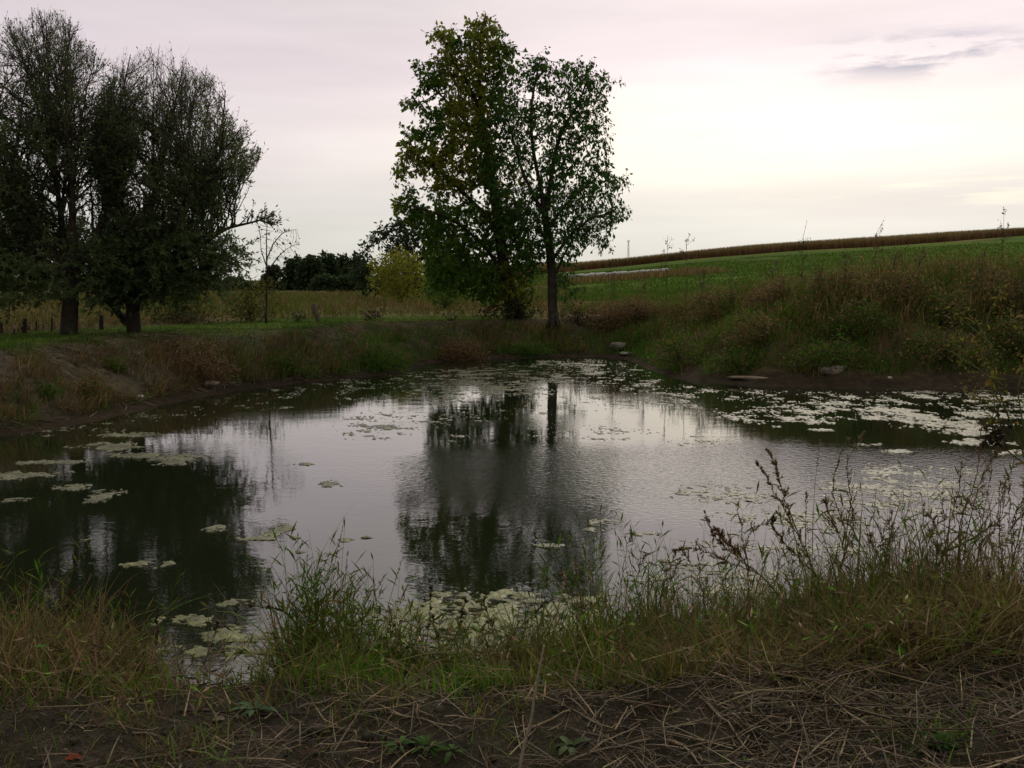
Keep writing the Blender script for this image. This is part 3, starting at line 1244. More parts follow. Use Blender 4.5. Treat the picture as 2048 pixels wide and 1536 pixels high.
# --- the pair of broad-leaved trees at the head of the pond
def broadleaf(name, poly, chains_px, Y, n_attr, label, base_r, cols, weights, leaf, per, seed, bark=BARK_DARK, dk=.30, spread=.13, aspect=.62, depth=.55, thin=.016,
              droop=.55, step=.16, gaps=.0, yellow=None):
    global RNG
    RNG = np.random.default_rng(seed)
    chains = [(s, limb(p, Y, o)) for s, p, o in chains_px]
    g = chains[0][1][0]
    g[2] = float(ground_z(g[0], g[1])) - .06
    A = sample_outline(poly, n_attr, Y, depth)
    if gaps:
        hrel = (A[:, 2] - A[:, 2].min()) / np.ptp(A[:, 2])
        keep = fbm(A[:, 0] * 1.15 + A[:, 1] * .5, A[:, 2] * 1.15, 3, seed) > gaps - .14 * (hrel < .35)
        A = A[keep]
    P, par = grow(A, chains, 2.2, dk, step, jitter=.2, up=.03, max_nodes=16000)
    r, kids = radii(P, par, .0042, 2.3, base_r)
    root = empty(name, tuple(g))
    mb = MB()
    branch_mesh(mb, P, par, r, bark)
    # root flare
    for a in np.arange(6) * 1.05 + .3:
        d = np.array((math.cos(a), math.sin(a), 0))
        mb.add(*polytube([g + (0, 0, .45) + d * base_r * .5, g + (0, 0, .16) + d * base_r * 1.1, g + d * base_r * 2.0 - (0, 0, .05)], [base_r * .5, base_r * .42, base_r * .15], 6, bark))
    mb.build('trunk', M_BARK, root, origin=g)
    tw = np.where(r < thin)[0] if thin > .005 else np.where(kids == 0)[0]
    lb = MB()
    if per > 3:                                             # leaves hang in sprays from short twigs
        ns = max(2, per // 4)
        k = np.repeat(tw, ns)
        sd = rand_unit(len(k)) + np.array([0, 0, -.15])
        ln = RNG.uniform(.4, 2.6, len(k)) * spread
        tipp = P[k] + sd * ln[:, None]
        mb2 = MB()
        mb2.add(*frusta(P[k], tipp, np.full(len(k), .0035), np.full(len(k), .002), 3, np.asarray(bark)))
        mb2.build('twigs', M_BARK, root, origin=g)
        n = len(k) * 4
        kk = np.repeat(np.arange(len(k)), 4)
        pos = P[k][kk] + (tipp - P[k])[kk] * RNG.uniform(.35, 1.1, (n, 1)) + RNG.normal(size=(n, 3)) * spread * .25
        D = sd[kk] * .7 + rand_unit(n) * .8
    else:
        n = len(tw) * per
        pos = np.repeat(P[tw], per, axis=0) + RNG.normal(size=(n, 3)) * spread
        D = rand_unit(n)
    D[:, 2] -= droop
    N_ = rand_unit(n)
    L = leaf * RNG.choice([.55, .8, 1.0, 1.25], n) * (1 + RNG.uniform(-.2, .2, n))
    c = pick(cols, n, weights)
    if yellow is not None:
        y_, lohi = yellow
        t = fbm(pos[:, 0] * .8, pos[:, 2] * .8, 3, seed + 5)
        h = (pos[:, 2] - P[:, 2].min()) / np.ptp(P[:, 2])
        m = sstep(.50, .66, t * .75 + h * .32)
        c = c * (1 - m[:, None]) + np.asarray(y_) * m[:, None]
    lb.add(*leaves(pos, D, N_, L, L * aspect, vary(c, n, .25, .1), fold=.16))
    lb.build('crown', M_LEAF, root, origin=g)
    tag(root, label, 'tree')
    return P, r


TA = [(930, 46), (948, 30), (965, 18), (985, 28), (1000, 45), (1012, 66), (1022, 75), (1040, 72), (1046, 100), (1025, 125), (1020, 160), (1032, 240), (1040, 330),
      (1055, 420), (1065, 500), (1075, 560), (1070, 610), (1020, 620), (965, 600), (925, 590), (895, 592), (868, 575), (850, 540), (838, 500), (850, 470), (835, 448),
      (800, 430), (780, 408), (800, 398), (830, 402), (862, 398), (850, 384), (838, 390), (800, 388), (812, 365), (786, 348), (810, 338),
      (832, 325), (812, 318), (790, 300), (815, 285), (800, 270), (812, 250), (835, 262), (850, 245), (845, 228), (815, 222), (802, 200), (820, 190), (845, 198),
      (838, 170), (832, 140), (846, 135), (820, 112), (842, 122), (858, 128), (868, 115), (880, 108), (872, 85), (855, 78), (868, 52), (905, 54), (912, 78), (925, 85)]
CA = [(None, [(1032, 655), (1022, 600), (1008, 530), (998, 460)], [0, 0, 0, 0]),
      ((0, -1), [(988, 390), (975, 300), (962, 220), (958, 130), (965, 50)], [0, .1, .1, 0, 0]),
      ((0, -1), [(960, 420), (910, 370), (860, 330), (815, 300)], [-.2, -.4, -.5, -.5]),
      ((0, 10), [(975, 500), (920, 450), (860, 425), (800, 408)], [-.2, -.6, -.8, -.7]),
      ((1, 6), [(930, 240), (890, 195), (850, 160)], [.2, .4, .5]),
      ((1, 12), [(930, 160), (900, 110), (885, 70)], [-.2, -.3, -.3]),
      ((0, 8), [(985, 550), (930, 530), (880, 540), (860, 560)], [.3, .6, .7, .7])]
TB = [(1060, 110), (1070, 98), (1083, 90), (1095, 100), (1098, 130), (1115, 135), (1125, 118), (1145, 125), (1160, 118), (1178, 115), (1200, 130), (1205, 158), (1226, 160),
      (1246, 153), (1235, 172), (1214, 185), (1222, 200), (1208, 210), (1212, 232), (1220, 250), (1225, 290), (1212, 312), (1224, 340), (1215, 365), (1245, 362), (1262, 352),
      (1258, 378), (1232, 384), (1238, 410), (1262, 412), (1258, 440), (1235, 445), (1222, 470), (1226, 498), (1200, 506), (1188, 480), (1172, 478), (1165, 510), (1140, 520),
      (1160, 550), (1175, 575), (1140, 605), (1118, 560), (1105, 500), (1080, 500), (1066, 560), (1040, 560), (1000, 470), (965, 390), (945, 300), (960, 220), (1000, 150), (1030, 125), (1045, 130)]
CB = [(None, [(1107, 660), (1105, 600), (1104, 545), (1097, 480), (1090, 430)], [0, 0, 0, 0, 0]),
      ((0, -1), [(1072, 400), (1045, 340), (1025, 270), (1010, 210)], [0, .2, .4, .4]),
      ((0, -1), [(1080, 370), (1066, 300), (1062, 220), (1080, 120)], [-.1, -.2, -.3, -.3]),
      ((0, -1), [(1100, 370), (1112, 300), (1130, 250), (1160, 200), (1180, 140)], [.1, .2, .3, .3, .3]),
      ((0, 20), [(1130, 410), (1175, 370), (1215, 340), (1245, 365)], [.2, .4, .5, .4]),
      ((0, 14), [(1140, 470), (1180, 440), (1230, 425)], [-.3, -.5, -.5]),
      ((0, 10), [(1128, 510), (1145, 480), (1165, 450)], [.2, .3, .4])]
GA = [(.046, .105, .012), (.062, .125, .014), (.085, .14, .018)]
GB = [(.034, .088, .018), (.048, .105, .020), (.060, .118, .022)]
broadleaf('maple_tree', TA, CA, 28.4, 7500, 'taller of the two pond trees, yellowing top and foliage hanging low', .20, GA, [3, 3, 1.5], .12, 15, 201, spread=.105, dk=.2, step=.13,
          yellow=((.17, .19, .022), 0), gaps=.365)
broadleaf('pond_tree', TB, CB, 27.6, 7200, 'green tree with a bare dark trunk standing closest to the pond', .13, GB, [3, 3, 1], .115, 11, 202, spread=.11, dk=.2, step=.13, gaps=.375, aspect=.5, droop=.9)


def ground_hit(px, py, y0=2.2, y1=400.0, n=1500):
    """where the sight line through a photograph pixel meets the ground"""
    ys = np.geomspace(y0, y1, n)
    x, y, z = ray(px, py)
    g = ground_z(x / y * ys, ys)
    hit = np.where(g >= CAM_H + z / y * ys)[0]
    k = ys[hit[0]] if len(hit) else y1
    return np.array((x / y * k, k, float(ground_z(x / y * k, k))))


# ------------------------------------------------------------------ bushes, far trees
def bush(name, outline, Y, n_attr, label, cols, leaf, per, seed, stem_px=None, stems=5, spread=.10, cat='bush', group=None, aspect=.55, bark=BARK_DARK, base_r=.03,
         depth=.8, weights=None, droop=.2, dk=.2, step=.15, thin=.02, parts=('stem', 'foliage')):
    global RNG
    RNG = np.random.default_rng(seed)
    o = np.asarray(outline, float)
    cx = o[:, 0].mean() if stem_px is None else stem_px
    bx = at_depth(cx, o[:, 1].max(), Y)
    g = np.array((bx[0], Y, float(ground_z(bx[0], Y)) - .04))
    A = sample_outline(outline, n_attr, Y, depth)
    A = A[A[:, 2] > g[2] + .05]
    top = A[:, 2].max() - g[2]
    chains = []
    for k in range(stems):
        a = RNG.uniform(0, 6.28)
        lean = np.array((math.cos(a), math.sin(a), 0)) * top * RNG.uniform(.05, .3)
        chains.append((None, [g + lean * t * t + np.array((0, 0, top * .5 * t)) + (RNG.normal(size=3) * .02 if t else 0) for t in np.linspace(0, 1, 6)]))
    P, par = grow(A, chains, 1.6, dk, step, jitter=.25, up=.05, max_nodes=6000)
    r, kids = radii(P, par, .004, 2.4, None)
    r = np.minimum(r, base_r)
    root = empty(name, tuple(g))
    mb = MB()
    branch_mesh(mb, P, par, r, bark)
    mb.build(parts[0], M_BARK, root, origin=g)
    lb = MB()
    tw = np.where(r < thin)[0]
    tw = tw[P[tw, 2] > g[2] + .05]
    n = len(tw) * per
    pos = np.repeat(P[tw], per, axis=0) + RNG.normal(size=(n, 3)) * spread
    D = rand_unit(n)
    D[:, 2] -= droop
    L = leaf * (1 + RNG.uniform(-.4, .4, n))
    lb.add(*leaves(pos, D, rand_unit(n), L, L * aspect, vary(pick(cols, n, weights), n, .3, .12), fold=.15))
    lb.build(parts[1], M_LEAF, root, origin=g)
    tag(root, label, cat, group)
    return root


def blob(cx, top, hw, base, seed, lumps=9):
    """a lumpy crown outline in photograph pixels"""
    r = np.random.default_rng(seed)
    pts = []
    n = 26
    for i in range(n + 1):
        t = i / n
        x = cx - hw + 2 * hw * t
        e = math.sqrt(max(1 - (2 * t - 1) ** 2, 0)) ** .75
        y = base - (base - top) * e * (1 - .16 * abs(math.sin(t * lumps + seed)) * r.uniform(.4, 1))
        pts.append((x + r.uniform(-1, 1) * hw * .05, y))
    return pts + [(cx + hw * .8, base + 2), (cx - hw * .8, base + 2)]


def far_tree(cx, top, hw, base, Y, label, cols, leaf, n, seed, group):
    global RNG
    RNG = np.random.default_rng(seed)
    A = sample_outline(blob(cx, top, hw, base, seed), n, Y, .8)
    f = fbm(A[:, 0] * .45 + A[:, 1] * .2, A[:, 2] * .5, 3, seed) > .38
    A = A[f]
    b = at_depth(cx, base, Y)
    g = np.array((b[0], Y, float(ground_z(b[0], Y)) - .1))
    top_z = A[:, 2].max()
    root = empty('far_tree', tuple(g))
    mb = MB()
    h = top_z - g[2]
    axis = [g + np.array((RNG.normal() * .03 * h * t, 0, h * .75 * t)) for t in np.linspace(0, 1, 6)]
    mb.add(*polytube(axis, np.linspace(h * .03, h * .008, 6), 6, BARK_DARK))
    for k in range(10):
        q = A[RNG.integers(len(A))]
        s = axis[RNG.integers(1, 5)]
        mb.add(*polytube([s, (s + q) / 2 + (0, 0, -.1), q], [h * .012, h * .008, h * .003], 4, BARK_DARK))
    mb.build('trunk', M_BARK, root, origin=g)
    lb = MB()
    k = len(A)
    P = np.repeat(A, 2, axis=0) + RNG.normal(size=(k * 2, 3)) * leaf * .7
    L = leaf * 1.25 * (1 + RNG.uniform(-.4, .5, len(P)))
    D = rand_unit(len(P))
    lb.add(*leaves(P, D, rand_unit(len(P)), L, L * .75, vary(pick(cols, len(P)), len(P), .3, .1), fold=.15))
    lb.build('crown', M_LEAF, root, origin=g)
    tag(root, label, 'tree', group)


FARCOL = [(.022, .040, .018), (.030, .050, .020), (.038, .056, .024)]
_tl = [(-60, 540, 90, 'far tree filling the gap under the big willow, low and dark'),
       (70, 548, 70, 'low far tree glimpsed left of the stout willow trunk'),
       (200, 545, 70, 'far tree glimpsed between the two willow trunks'),
       (310, 548, 55, 'far tree just right of the spreading willow stems'),
       (385, 545, 48, 'broad low far tree behind the yellowing bushes, first of the treeline'),
       (432, 552, 36, 'small far tree behind the bare sapling, left side'),
       (474, 557, 32, 'lowest rounded far tree of the dip in the treeline'),
       (512, 554, 30, 'far tree behind the trunk of the bare sapling'),
       (547, 531, 22, 'narrow far tree with a raised top right of the bare sapling'),
       (592, 511, 27, 'rounded far tree at the left shoulder of the taller treeline'),
       (622, 507, 26, 'far tree with two humps in the taller treeline'),
       (654, 503, 27, 'highest hump of the far treeline left of the big oak'),
       (684, 506, 22, 'far tree beside the notch in the treeline'),
       (712, 509, 26, 'far tree under the left edge of the big oak'),
       (905, 500, 60, 'far tree behind the hanging foliage of the maple'),
       (975, 520, 45, 'far tree behind the maple trunk, low')]
for _i, (_c, _t, _h, _l) in enumerate(_tl):
    far_tree(_c, _t, _h, 590, 128 + (_i * 7) % 17, _l, FARCOL, .34, 1500 if _h < 50 else 2300, 300 + _i, 'trees of the far treeline')
for _i, (_c, _t, _h, _l) in enumerate([(650, 552, 30, 'low rounded shrub at the foot of the treeline, left of a paler one'),
                                        (700, 548, 34, 'paler rounded shrub at the foot of the treeline beside the yellow bush')]):
    far_tree(_c, _t, _h, 588, 112, _l, [(.035, .055, .022), (.03, .05, .02)], .25, 1300, 340 + _i, 'low shrubs before the far treeline')

# the big dark oak behind the maple
OAK = [(728, 500), (735, 476), (728, 468), (748, 458), (760, 448), (778, 441), (800, 438), (822, 430), (850, 428), (880, 432), (905, 450), (915, 500), (905, 560), (880, 585),
       (730, 585), (705, 560), (702, 530), (715, 508)]
broadleaf('oak_tree', OAK, [(None, [(818, 596), (818, 570), (816, 545)], [0, 0, 0]),
                            ((0, -1), [(790, 510), (760, 480), (740, 470)], [0, .4, .6]),
                            ((0, -1), [(815, 500), (810, 460), (800, 445)], [0, .2, .2]),
                            ((0, -1), [(850, 510), (870, 470), (885, 440)], [0, -.4, -.6]),
                            ((0, 8), [(780, 545), (745, 540), (715, 540)], [0, -.6, -1.0])], 62, 3000,
          'big dark oak standing behind the maple and above the yellow bush', .28, FARCOL, [1, 1, 1], .24, 9, 211, dk=.36, step=.28, spread=.24, gaps=.34, thin=.03)

bush('yellow_bush', [(742, 560), (740, 535), (750, 520), (765, 508), (782, 506), (800, 500), (822, 504), (838, 512), (848, 530), (850, 560), (842, 585), (820, 598), (770, 592), (748, 580)], 43, 1500,
     'rounded yellow green bush standing in the tan grass before the oak', [(.18, .19, .022), (.22, .21, .03), (.14, .17, .022)], .12, 9, 221, stem_px=802, spread=.12, dk=.22, step=.18)
bush('field_bush', [(845, 590), (850, 555), (875, 540), (910, 545), (935, 560), (940, 600), (900, 610), (860, 606)], 36, 700,
     'dark green bush under the hanging maple foliage', GA, .11, 7, 222)
bush('yellowing_bush', [(300, 640), (305, 600), (325, 580), (350, 566), (385, 563), (410, 572), (418, 600), (410, 640), (360, 648)], 25.5, 1500,
     'wide olive bush with yellowing top right of the willow stems', [(.075, .088, .018), (.12, .11, .020), (.055, .07, .016)], .085, 11, 223)
bush('yellowing_bush', [(445, 640), (440, 600), (452, 575), (478, 565), (500, 560), (530, 545), (555, 560), (566, 600), (548, 640), (500, 645)], 25.5, 1100,
     'ragged olive bush at the foot of the bare sapling', [(.075, .088, .018), (.10, .092, .020), (.055, .068, .016)], .08, 8, 224)
bush('brush', [(300, 655), (310, 630), (360, 625), (420, 628), (440, 640), (430, 655)], 24.3, 700, 'low brown brush along the lawn edge below the wide olive bush',
     [(.05, .04, .022), (.06, .045, .025), (.035, .04, .018)], .07, 6, 225)
bush('brush', [(570, 645), (575, 625), (600, 618), (620, 628), (618, 645)], 25, 300, 'low dark brush just left of the leaning post', [(.04, .045, .018), (.05, .045, .02)], .07, 6, 226)
bush('brush', [(715, 640), (722, 615), (745, 610), (768, 622), (770, 640)], 27, 300, 'small dark brown bush in the tan grass below the yellow bush', [(.045, .036, .02), (.035, .03, .018)], .07, 6, 227)
# dark growth and roots under the pair of trees
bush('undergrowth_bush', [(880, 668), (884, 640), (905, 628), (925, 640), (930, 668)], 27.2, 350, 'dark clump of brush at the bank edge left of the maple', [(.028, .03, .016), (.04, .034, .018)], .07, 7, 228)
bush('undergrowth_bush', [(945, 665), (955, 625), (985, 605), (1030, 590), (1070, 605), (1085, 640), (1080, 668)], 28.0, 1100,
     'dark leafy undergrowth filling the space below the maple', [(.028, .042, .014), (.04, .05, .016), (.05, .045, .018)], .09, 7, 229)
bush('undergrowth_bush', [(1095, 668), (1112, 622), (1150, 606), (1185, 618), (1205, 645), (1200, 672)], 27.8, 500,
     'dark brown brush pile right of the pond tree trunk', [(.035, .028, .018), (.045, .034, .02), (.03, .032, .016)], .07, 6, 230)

# bare sapling right of the willows
broadleaf('bare_sapling', [(500, 430), (540, 425), (560, 450), (585, 455), (600, 480), (610, 500), (585, 520), (560, 545), (530, 540), (515, 480)],
          [(None, [(532, 640), (533, 590), (534, 545), (533, 520)], [0, 0, 0, 0]), ((0, -1), [(533, 480), (536, 440), (548, 425)], [0, 0, .1]),
           ((0, -1), [(545, 490), (565, 465), (590, 458)], [0, .1, .2]), ((0, 12), [(555, 515), (575, 500), (604, 486)], [0, -.2, -.3]), ((0, 14), [(522, 500), (516, 470), (508, 440)], [0, .2, .3])],
          24.5, 900, 'nearly bare slender sapling with a few leaves at its twig ends', .022, [(.05, .06, .03), (.06, .06, .03)], [1, 1], .07, 1, 231, dk=.12, step=.09, spread=.05, thin=.0043)


# ------------------------------------------------------------------ grass and other cover
def scatter(n, x0, x1, y0, y1, keep):
    x = RNG.uniform(x0, x1, n)
    y = RNG.uniform(y0, y1, n)
    d = shore_distance(x, y)
    k = RNG.random(n) < keep(x, y, d)
    x, y, d = x[k], y[k], d[k]
    return np.stack([x, y, ground_z(x, y) - .01], 1), d


def downhill(P):
    e = .08
    g = np.stack([shore_distance(P[:, 0] + e, P[:, 1]) - shore_distance(P[:, 0] - e, P[:, 1]), shore_distance(P[:, 0], P[:, 1] + e) - shore_distance(P[:, 0], P[:, 1] - e)], 1)
    return np.arctan2(-g[:, 1], -g[:, 0])


G_GREEN = [(.050, .12, .010), (.068, .145, .014), (.040, .092, .010)]
G_DRY = [(.21, .135, .062), (.26, .175, .09), (.16, .094, .048), (.11, .086, .034)]
G_TAN = [(.16, .108, .05), (.19, .135, .065), (.13, .09, .04), (.10, .095, .03)]
G_OLIVE = [(.075, .082, .018), (.095, .09, .022), (.085, .065, .022)]
RNG = np.random.default_rng(11)

# mown lawn
P, d = scatter(120000, -15, 1, 10.5, 32, lawn_mask)
n = len(P)
mb = MB()
mb.add(*blades(P, RNG.uniform(.025, .065, n), .014, RNG.uniform(0, 6.28, n), RNG.uniform(0, .6, n), .6, vary(pick([(.05, .10, .016), (.06, .105, .02), (.095, .09, .032)], n, [3, 3, 2]), n), 2))
tag(mb.build('lawn_grass', M_GRASS), 'short mown green grass along the top of the left bank', 'grass', kind='stuff')


# left bank: dry grass hanging down the slope, green tufts in it
def left_keep(x, y, d):
    t = fbm(x * 1.3, y * 1.3, 3, 90)
    return (d > .25) * (d < 2.7) * (x < 2.5) * (y > 9) * sstep(.42, .60, t) * (1 - .9 * sstep(1.5, 2.1, d))


P, d = scatter(190000, -12, 2.5, 9, 30, left_keep)
n = len(P)
az = downhill(P) + RNG.normal(size=n) * .6
mb = MB()
mb.add(*blades(P, RNG.uniform(.14, .42, n) * (1 - .75 * sstep(1.1, 2.0, d)), RNG.uniform(.008, .016, n), az, RNG.uniform(.1, 1.0, n), RNG.uniform(.5, 1.6, n), vary(pick(G_DRY + G_OLIVE[:2], n), n, .38), 3))


def left_green(x, y, d):
    t = fbm(x * .9, y * .9, 3, 95)
    far = sstep(18, 22, y) * (1 - sstep(1.0, 1.6, d))
    return (d > .12) * (d < 2.3) * (x < 3.5) * (y > 9) * np.clip(sstep(.56, .68, t) * .6 + far * .9, 0, 1)


P, d = scatter(95000, -12, 3.5, 9, 30, left_green)
n = len(P)
mb.add(*blades(P, RNG.uniform(.12, .42, n), RNG.uniform(.008, .016, n), RNG.uniform(0, 6.28, n), RNG.uniform(0, .7, n), RNG.uniform(.3, 1.2, n), vary(pick(G_GREEN, n), n, .35), 3))
tag(mb.build('bank_grass', M_GRASS), 'dry brown grass with green tufts hanging down the left bank', 'grass', kind='stuff')


# straw lying along the left bank
def litter(n, x0, x1, y0, y1, keep, lmin, lmax, r, cols, flat=.12, lift=.012):
    P, d = scatter(n, x0, x1, y0, y1, keep)
    n = len(P)
    az = RNG.uniform(0, 6.28, n)
    L = RNG.uniform(lmin, lmax, n) * RNG.uniform(.4, 1, n)
    D = np.stack([np.cos(az), np.sin(az), np.zeros(n)], 1)
    A_, B_ = P - D * L[:, None] / 2, P + D * L[:, None] / 2
    A_[:, 2] = ground_z(A_[:, 0], A_[:, 1]) + RNG.uniform(0, lift, n)
    B_[:, 2] = ground_z(B_[:, 0], B_[:, 1]) + RNG.uniform(0, lift, n) + L * RNG.uniform(0, flat, n)
    rr = r * RNG.uniform(.5, 1.3, n)
    side = np.stack([-D[:, 1], D[:, 0], RNG.uniform(-.1, .4, n)], 1)
    M_ = A_ + (B_ - A_) * RNG.uniform(.3, .7, (n, 1)) + side * (L * RNG.normal(size=n) * .07)[:, None]
    c = vary(pick(cols, n), n, .35, .06)
    V1, F1, C1_ = frusta(A_, M_, rr, rr * .9, 3, c)
    V2, F2, C2_ = frusta(M_, B_, rr * .9, rr * .6, 3, c)
    return np.concatenate([V1, V2]), [F1[0], F2[0] + len(V1)], np.concatenate([C1_, C2_])


STRAW = [(.185, .142, .088), (.11, .084, .053), (.075, .056, .037), (.045, .034, .025), (.06, .045, .031)]
mb = MB()
mb.add(*litter(34000, -12, 2, 9, 28, lambda x, y, d: (d > .15) * (d < 2.5) * (.35 + .65 * sstep(.35, .6, fbm(x * .7, y * .7, 3, 97))), .12, .65, .0052, STRAW, .25))
tag(mb.build('bank_straw', M_STRAW), 'dry straw and broken stalks strewn over the left bank', 'straw', kind='stuff')


# right bank: rank green growth below, tall brown weeds above
def right_low(x, y, d):
    m = sstep(2.0, 3.4, x + (fbm(x, y, 2, 98) - .5))
    return (d > .55 + .5 * fbm(x * 1.2, y * 1.2, 2, 99) - .2) * (d < 5.5) * m * (y > 11) * (.35 + .65 * sstep(.35, .6, fbm(x * .8, y * .8, 3, 100)))


P, d = scatter(150000, 1.5, 19, 11, 31, right_low)
n = len(P)
brown = sstep(.40, .60, fbm(P[:, 0] * .5, P[:, 1] * .5, 3, 101) + (d - 2.5) * .08)
c = np.where((RNG.random(n) < brown * .8)[:, None], vary(pick(G_DRY + G_OLIVE, n), n, .3), vary(pick(G_GREEN + G_OLIVE, n, [3, 3, 3, 1, 1, 1]), n, .35))
mb = MB()
hh = RNG.uniform(.12, .5, n) * (.6 + .25 * np.minimum(d, 4) / 2)
mb.add(*blades(P, hh, RNG.uniform(.010, .020, n), RNG.uniform(0, 6.28, n), RNG.uniform(0, .7, n), RNG.uniform(.2, 1.4, n), c, 2))


def right_high(x, y, d):
    m = sstep(1.5, 3.5, x + (fbm(x, y, 2, 98) - .5))
    return (d > 2.0) * (d < 11) * m * (y > 12) * sstep(.30, .58, fbm(x * .7, y * .7, 3, 103)) * (1 - .6 * sstep(6, 10, d))


P, d = scatter(120000, 1.5, 24, 12, 38, right_high)
n = len(P)
grow_up = .35 + .65 * sstep(3.5, 7.5, P[:, 0])
hh = RNG.uniform(.30, 1.0, n) * grow_up * (.5 + .9 * fbm(P[:, 0] * .7, P[:, 1] * .7, 4, 104))
mb.add(*blades(P, hh, RNG.uniform(.010, .022, n), RNG.uniform(0, 6.28, n), RNG.uniform(0, .6, n), RNG.uniform(.2, 1.5, n), vary(pick(G_DRY + G_OLIVE, n), n, .35), 3))
k = RNG.choice(n, 70000)
lh = hh[k] * RNG.uniform(.15, 1.0, len(k))
LP = P[k] + np.stack([RNG.normal(size=len(k)) * .10, RNG.normal(size=len(k)) * .10, lh], 1)
LL = RNG.uniform(.03, .085, len(k))
LDir = rand_unit(len(k)) + np.array([0, 0, .35])
mb.add(*leaves(LP, LDir, rand_unit(len(k)), LL, LL * .38, vary(pick(G_DRY + G_OLIVE + G_OLIVE + G_GREEN, len(k)), len(k), .35), fold=.1))
P, d = scatter(120000, 1.5, 19, 11, 31, right_low)
n = len(P)
LP = P + np.stack([np.zeros(n), np.zeros(n), RNG.uniform(.03, .42, n) * (.5 + .2 * np.minimum(d, 3))], 1)
LL = RNG.uniform(.03, .09, n)
mb.add(*leaves(LP, rand_unit(n) + np.array([0, 0, .2]), rand_unit(n), LL, LL * .45, vary(pick(G_GREEN + G_OLIVE, n, [3, 3, 3, 1, 1, 1]), n, .35), fold=.1))
tag(mb.build('bank_weeds', M_GRASS), 'rank green grass and tall brown weeds covering the right bank', 'weeds', kind='stuff')


# tan grass of the open field
def field_keep(x, y, d):
    u = x / y
    edge = 25.3 + (fbm(x * .35, y * .35, 3, 105) - .5) * 3 + np.maximum(-x - 4, 0) * .0
    back = (y > edge) | ((d > 5.6) & (x < 0) & (y > 12))
    return back * (d > 3.4) * (1 - lawn_mask(x, y, d)) * (1 - .92 * sstep(.03, .09, u) * sstep(34, 40, y)) * np.clip(34 / y, 0, 1) ** 1.2 * (.35 + .65 * sstep(.35, .6, fbm(x * .4, y * .4, 3, 106)))


P, d = scatter(170000, -34, 9, 13, 100, field_keep)
n = len(P)
c = np.where((fbm(P[:, 0] * .22, P[:, 1] * .22, 3, 107) + RNG.normal(size=n) * .10 > .50)[:, None], vary(pick(G_GREEN + G_OLIVE + G_OLIVE, n), n, .3), vary(pick(G_TAN + G_OLIVE + G_DRY[3:], n), n, .35))
mb = MB()
fh = RNG.uniform(.10, .40, n) * (.45 + 1.1 * sstep(.3, .7, fbm(P[:, 0] * .5, P[:, 1] * .5, 4, 108)))
mb.add(*blades(P, fh, .012 + P[:, 1] * .0005, RNG.uniform(0, 6.28, n), RNG.uniform(0, .7, n), RNG.uniform(.2, 1.5, n), c, 2))
k = RNG.choice(n, min(n, 30000), replace=False)
LP = P[k] + np.stack([RNG.normal(size=len(k)) * .08, RNG.normal(size=len(k)) * .08, fh[k] * RNG.uniform(.3, 1.1, len(k))], 1)
LL = RNG.uniform(.04, .10, len(k))
mb.add(*leaves(LP, rand_unit(len(k)) + np.array([0, 0, .3]), rand_unit(len(k)), LL, LL * .4, vary(c[k], len(k), .3) if False else c[k], fold=.1))
tag(mb.build('field_grass', M_GRASS), 'tall tan grass of the open field behind the pond', 'grass', kind='stuff')

# rough strip before the white bales
hit0, hit1 = ground_hit(1130, 566), ground_hit(1420, 545)
n = 7000
t = RNG.random(n)
P = hit0[None] * (1 - t[:, None]) + hit1[None] * t[:, None]
P[:, 0] += RNG.normal(size=n) * .8
P[:, 1] += RNG.normal(size=n) * 2.5
P[:, 2] = ground_z(P[:, 0], P[:, 1]) - .02
mb = MB()
mb.add(*blades(P, RNG.uniform(.25, .85, n), .06, RNG.uniform(0, 6.28, n), RNG.uniform(0, .5, n), .6, vary(pick(G_TAN + G_DRY + G_OLIVE, n), n, .3), 2))
tag(mb.build('rough_grass', M_GRASS), 'strip of rough brown grass in front of the white bales', 'grass', kind='stuff')

# standing corn along the crest of the hill
n = 40000
u = RNG.uniform(.0, .72, n)
ey = np.interp(u, EDGE[:, 0], EDGE[:, 1])
yy = ey + RNG.random(n) ** 1.6 * (np.maximum(262 - ey, 6))
P = np.stack([u * yy, yy, ground_z(u * yy, yy, False)], 1)
mb = MB()
mb.add(*blades(P, RNG.uniform(1.9, 2.3, n), RNG.uniform(.12, .25, n), RNG.uniform(0, 6.28, n), RNG.uniform(0, .15, n), RNG.uniform(0, .5, n),
               vary(pick([(.15, .072, .038), (.12, .058, .033), (.175, .09, .046)], n), n, .3), 2, tipcol=(.19, .15, .065)))
tag(mb.build('corn_crop', M_GRASS), 'strip of dry standing corn along the crest of the hill', 'crop', kind='stuff')


# ------------------------------------------------------------------ bales, mast, posts, stones
def lumpy(center, size, seed, col, sub=3, rough=.18, sink=.3, name='stone', mat=None):
    import bmesh
    bm = bmesh.new()
    bmesh.ops.create_icosphere(bm, subdivisions=sub, radius=1)
    r = np.random.default_rng(seed)
    o1, o2 = r.uniform(0, 50, 2)
    V = np.array([v.co[:] for v in bm.verts])
    F = np.array([[v.index for v in f.verts] for f in bm.faces])
    bm.free()
    k = 1 + (fbm(V[:, 0] * 1.4 + o1 + V[:, 2], V[:, 1] * 1.4 + o2 - V[:, 2], 4, seed) - .5) * rough * 4
    V = V * k[:, None]
    V[:, 2] = np.where(V[:, 2] > .55, .55 + (V[:, 2] - .55) * .35, V[:, 2])
    V = V * np.asarray(size)
    V[:, 2] += size[2] * (1 - sink * 2) * .5
    o = link_mesh(name, V, [F], mat or M_STONE, np.tile(np.asarray(col), (len(V), 1)), smooth=False)
    o.location = center
    o.rotation_euler = (0, 0, r.uniform(0, 6.28))
    return o


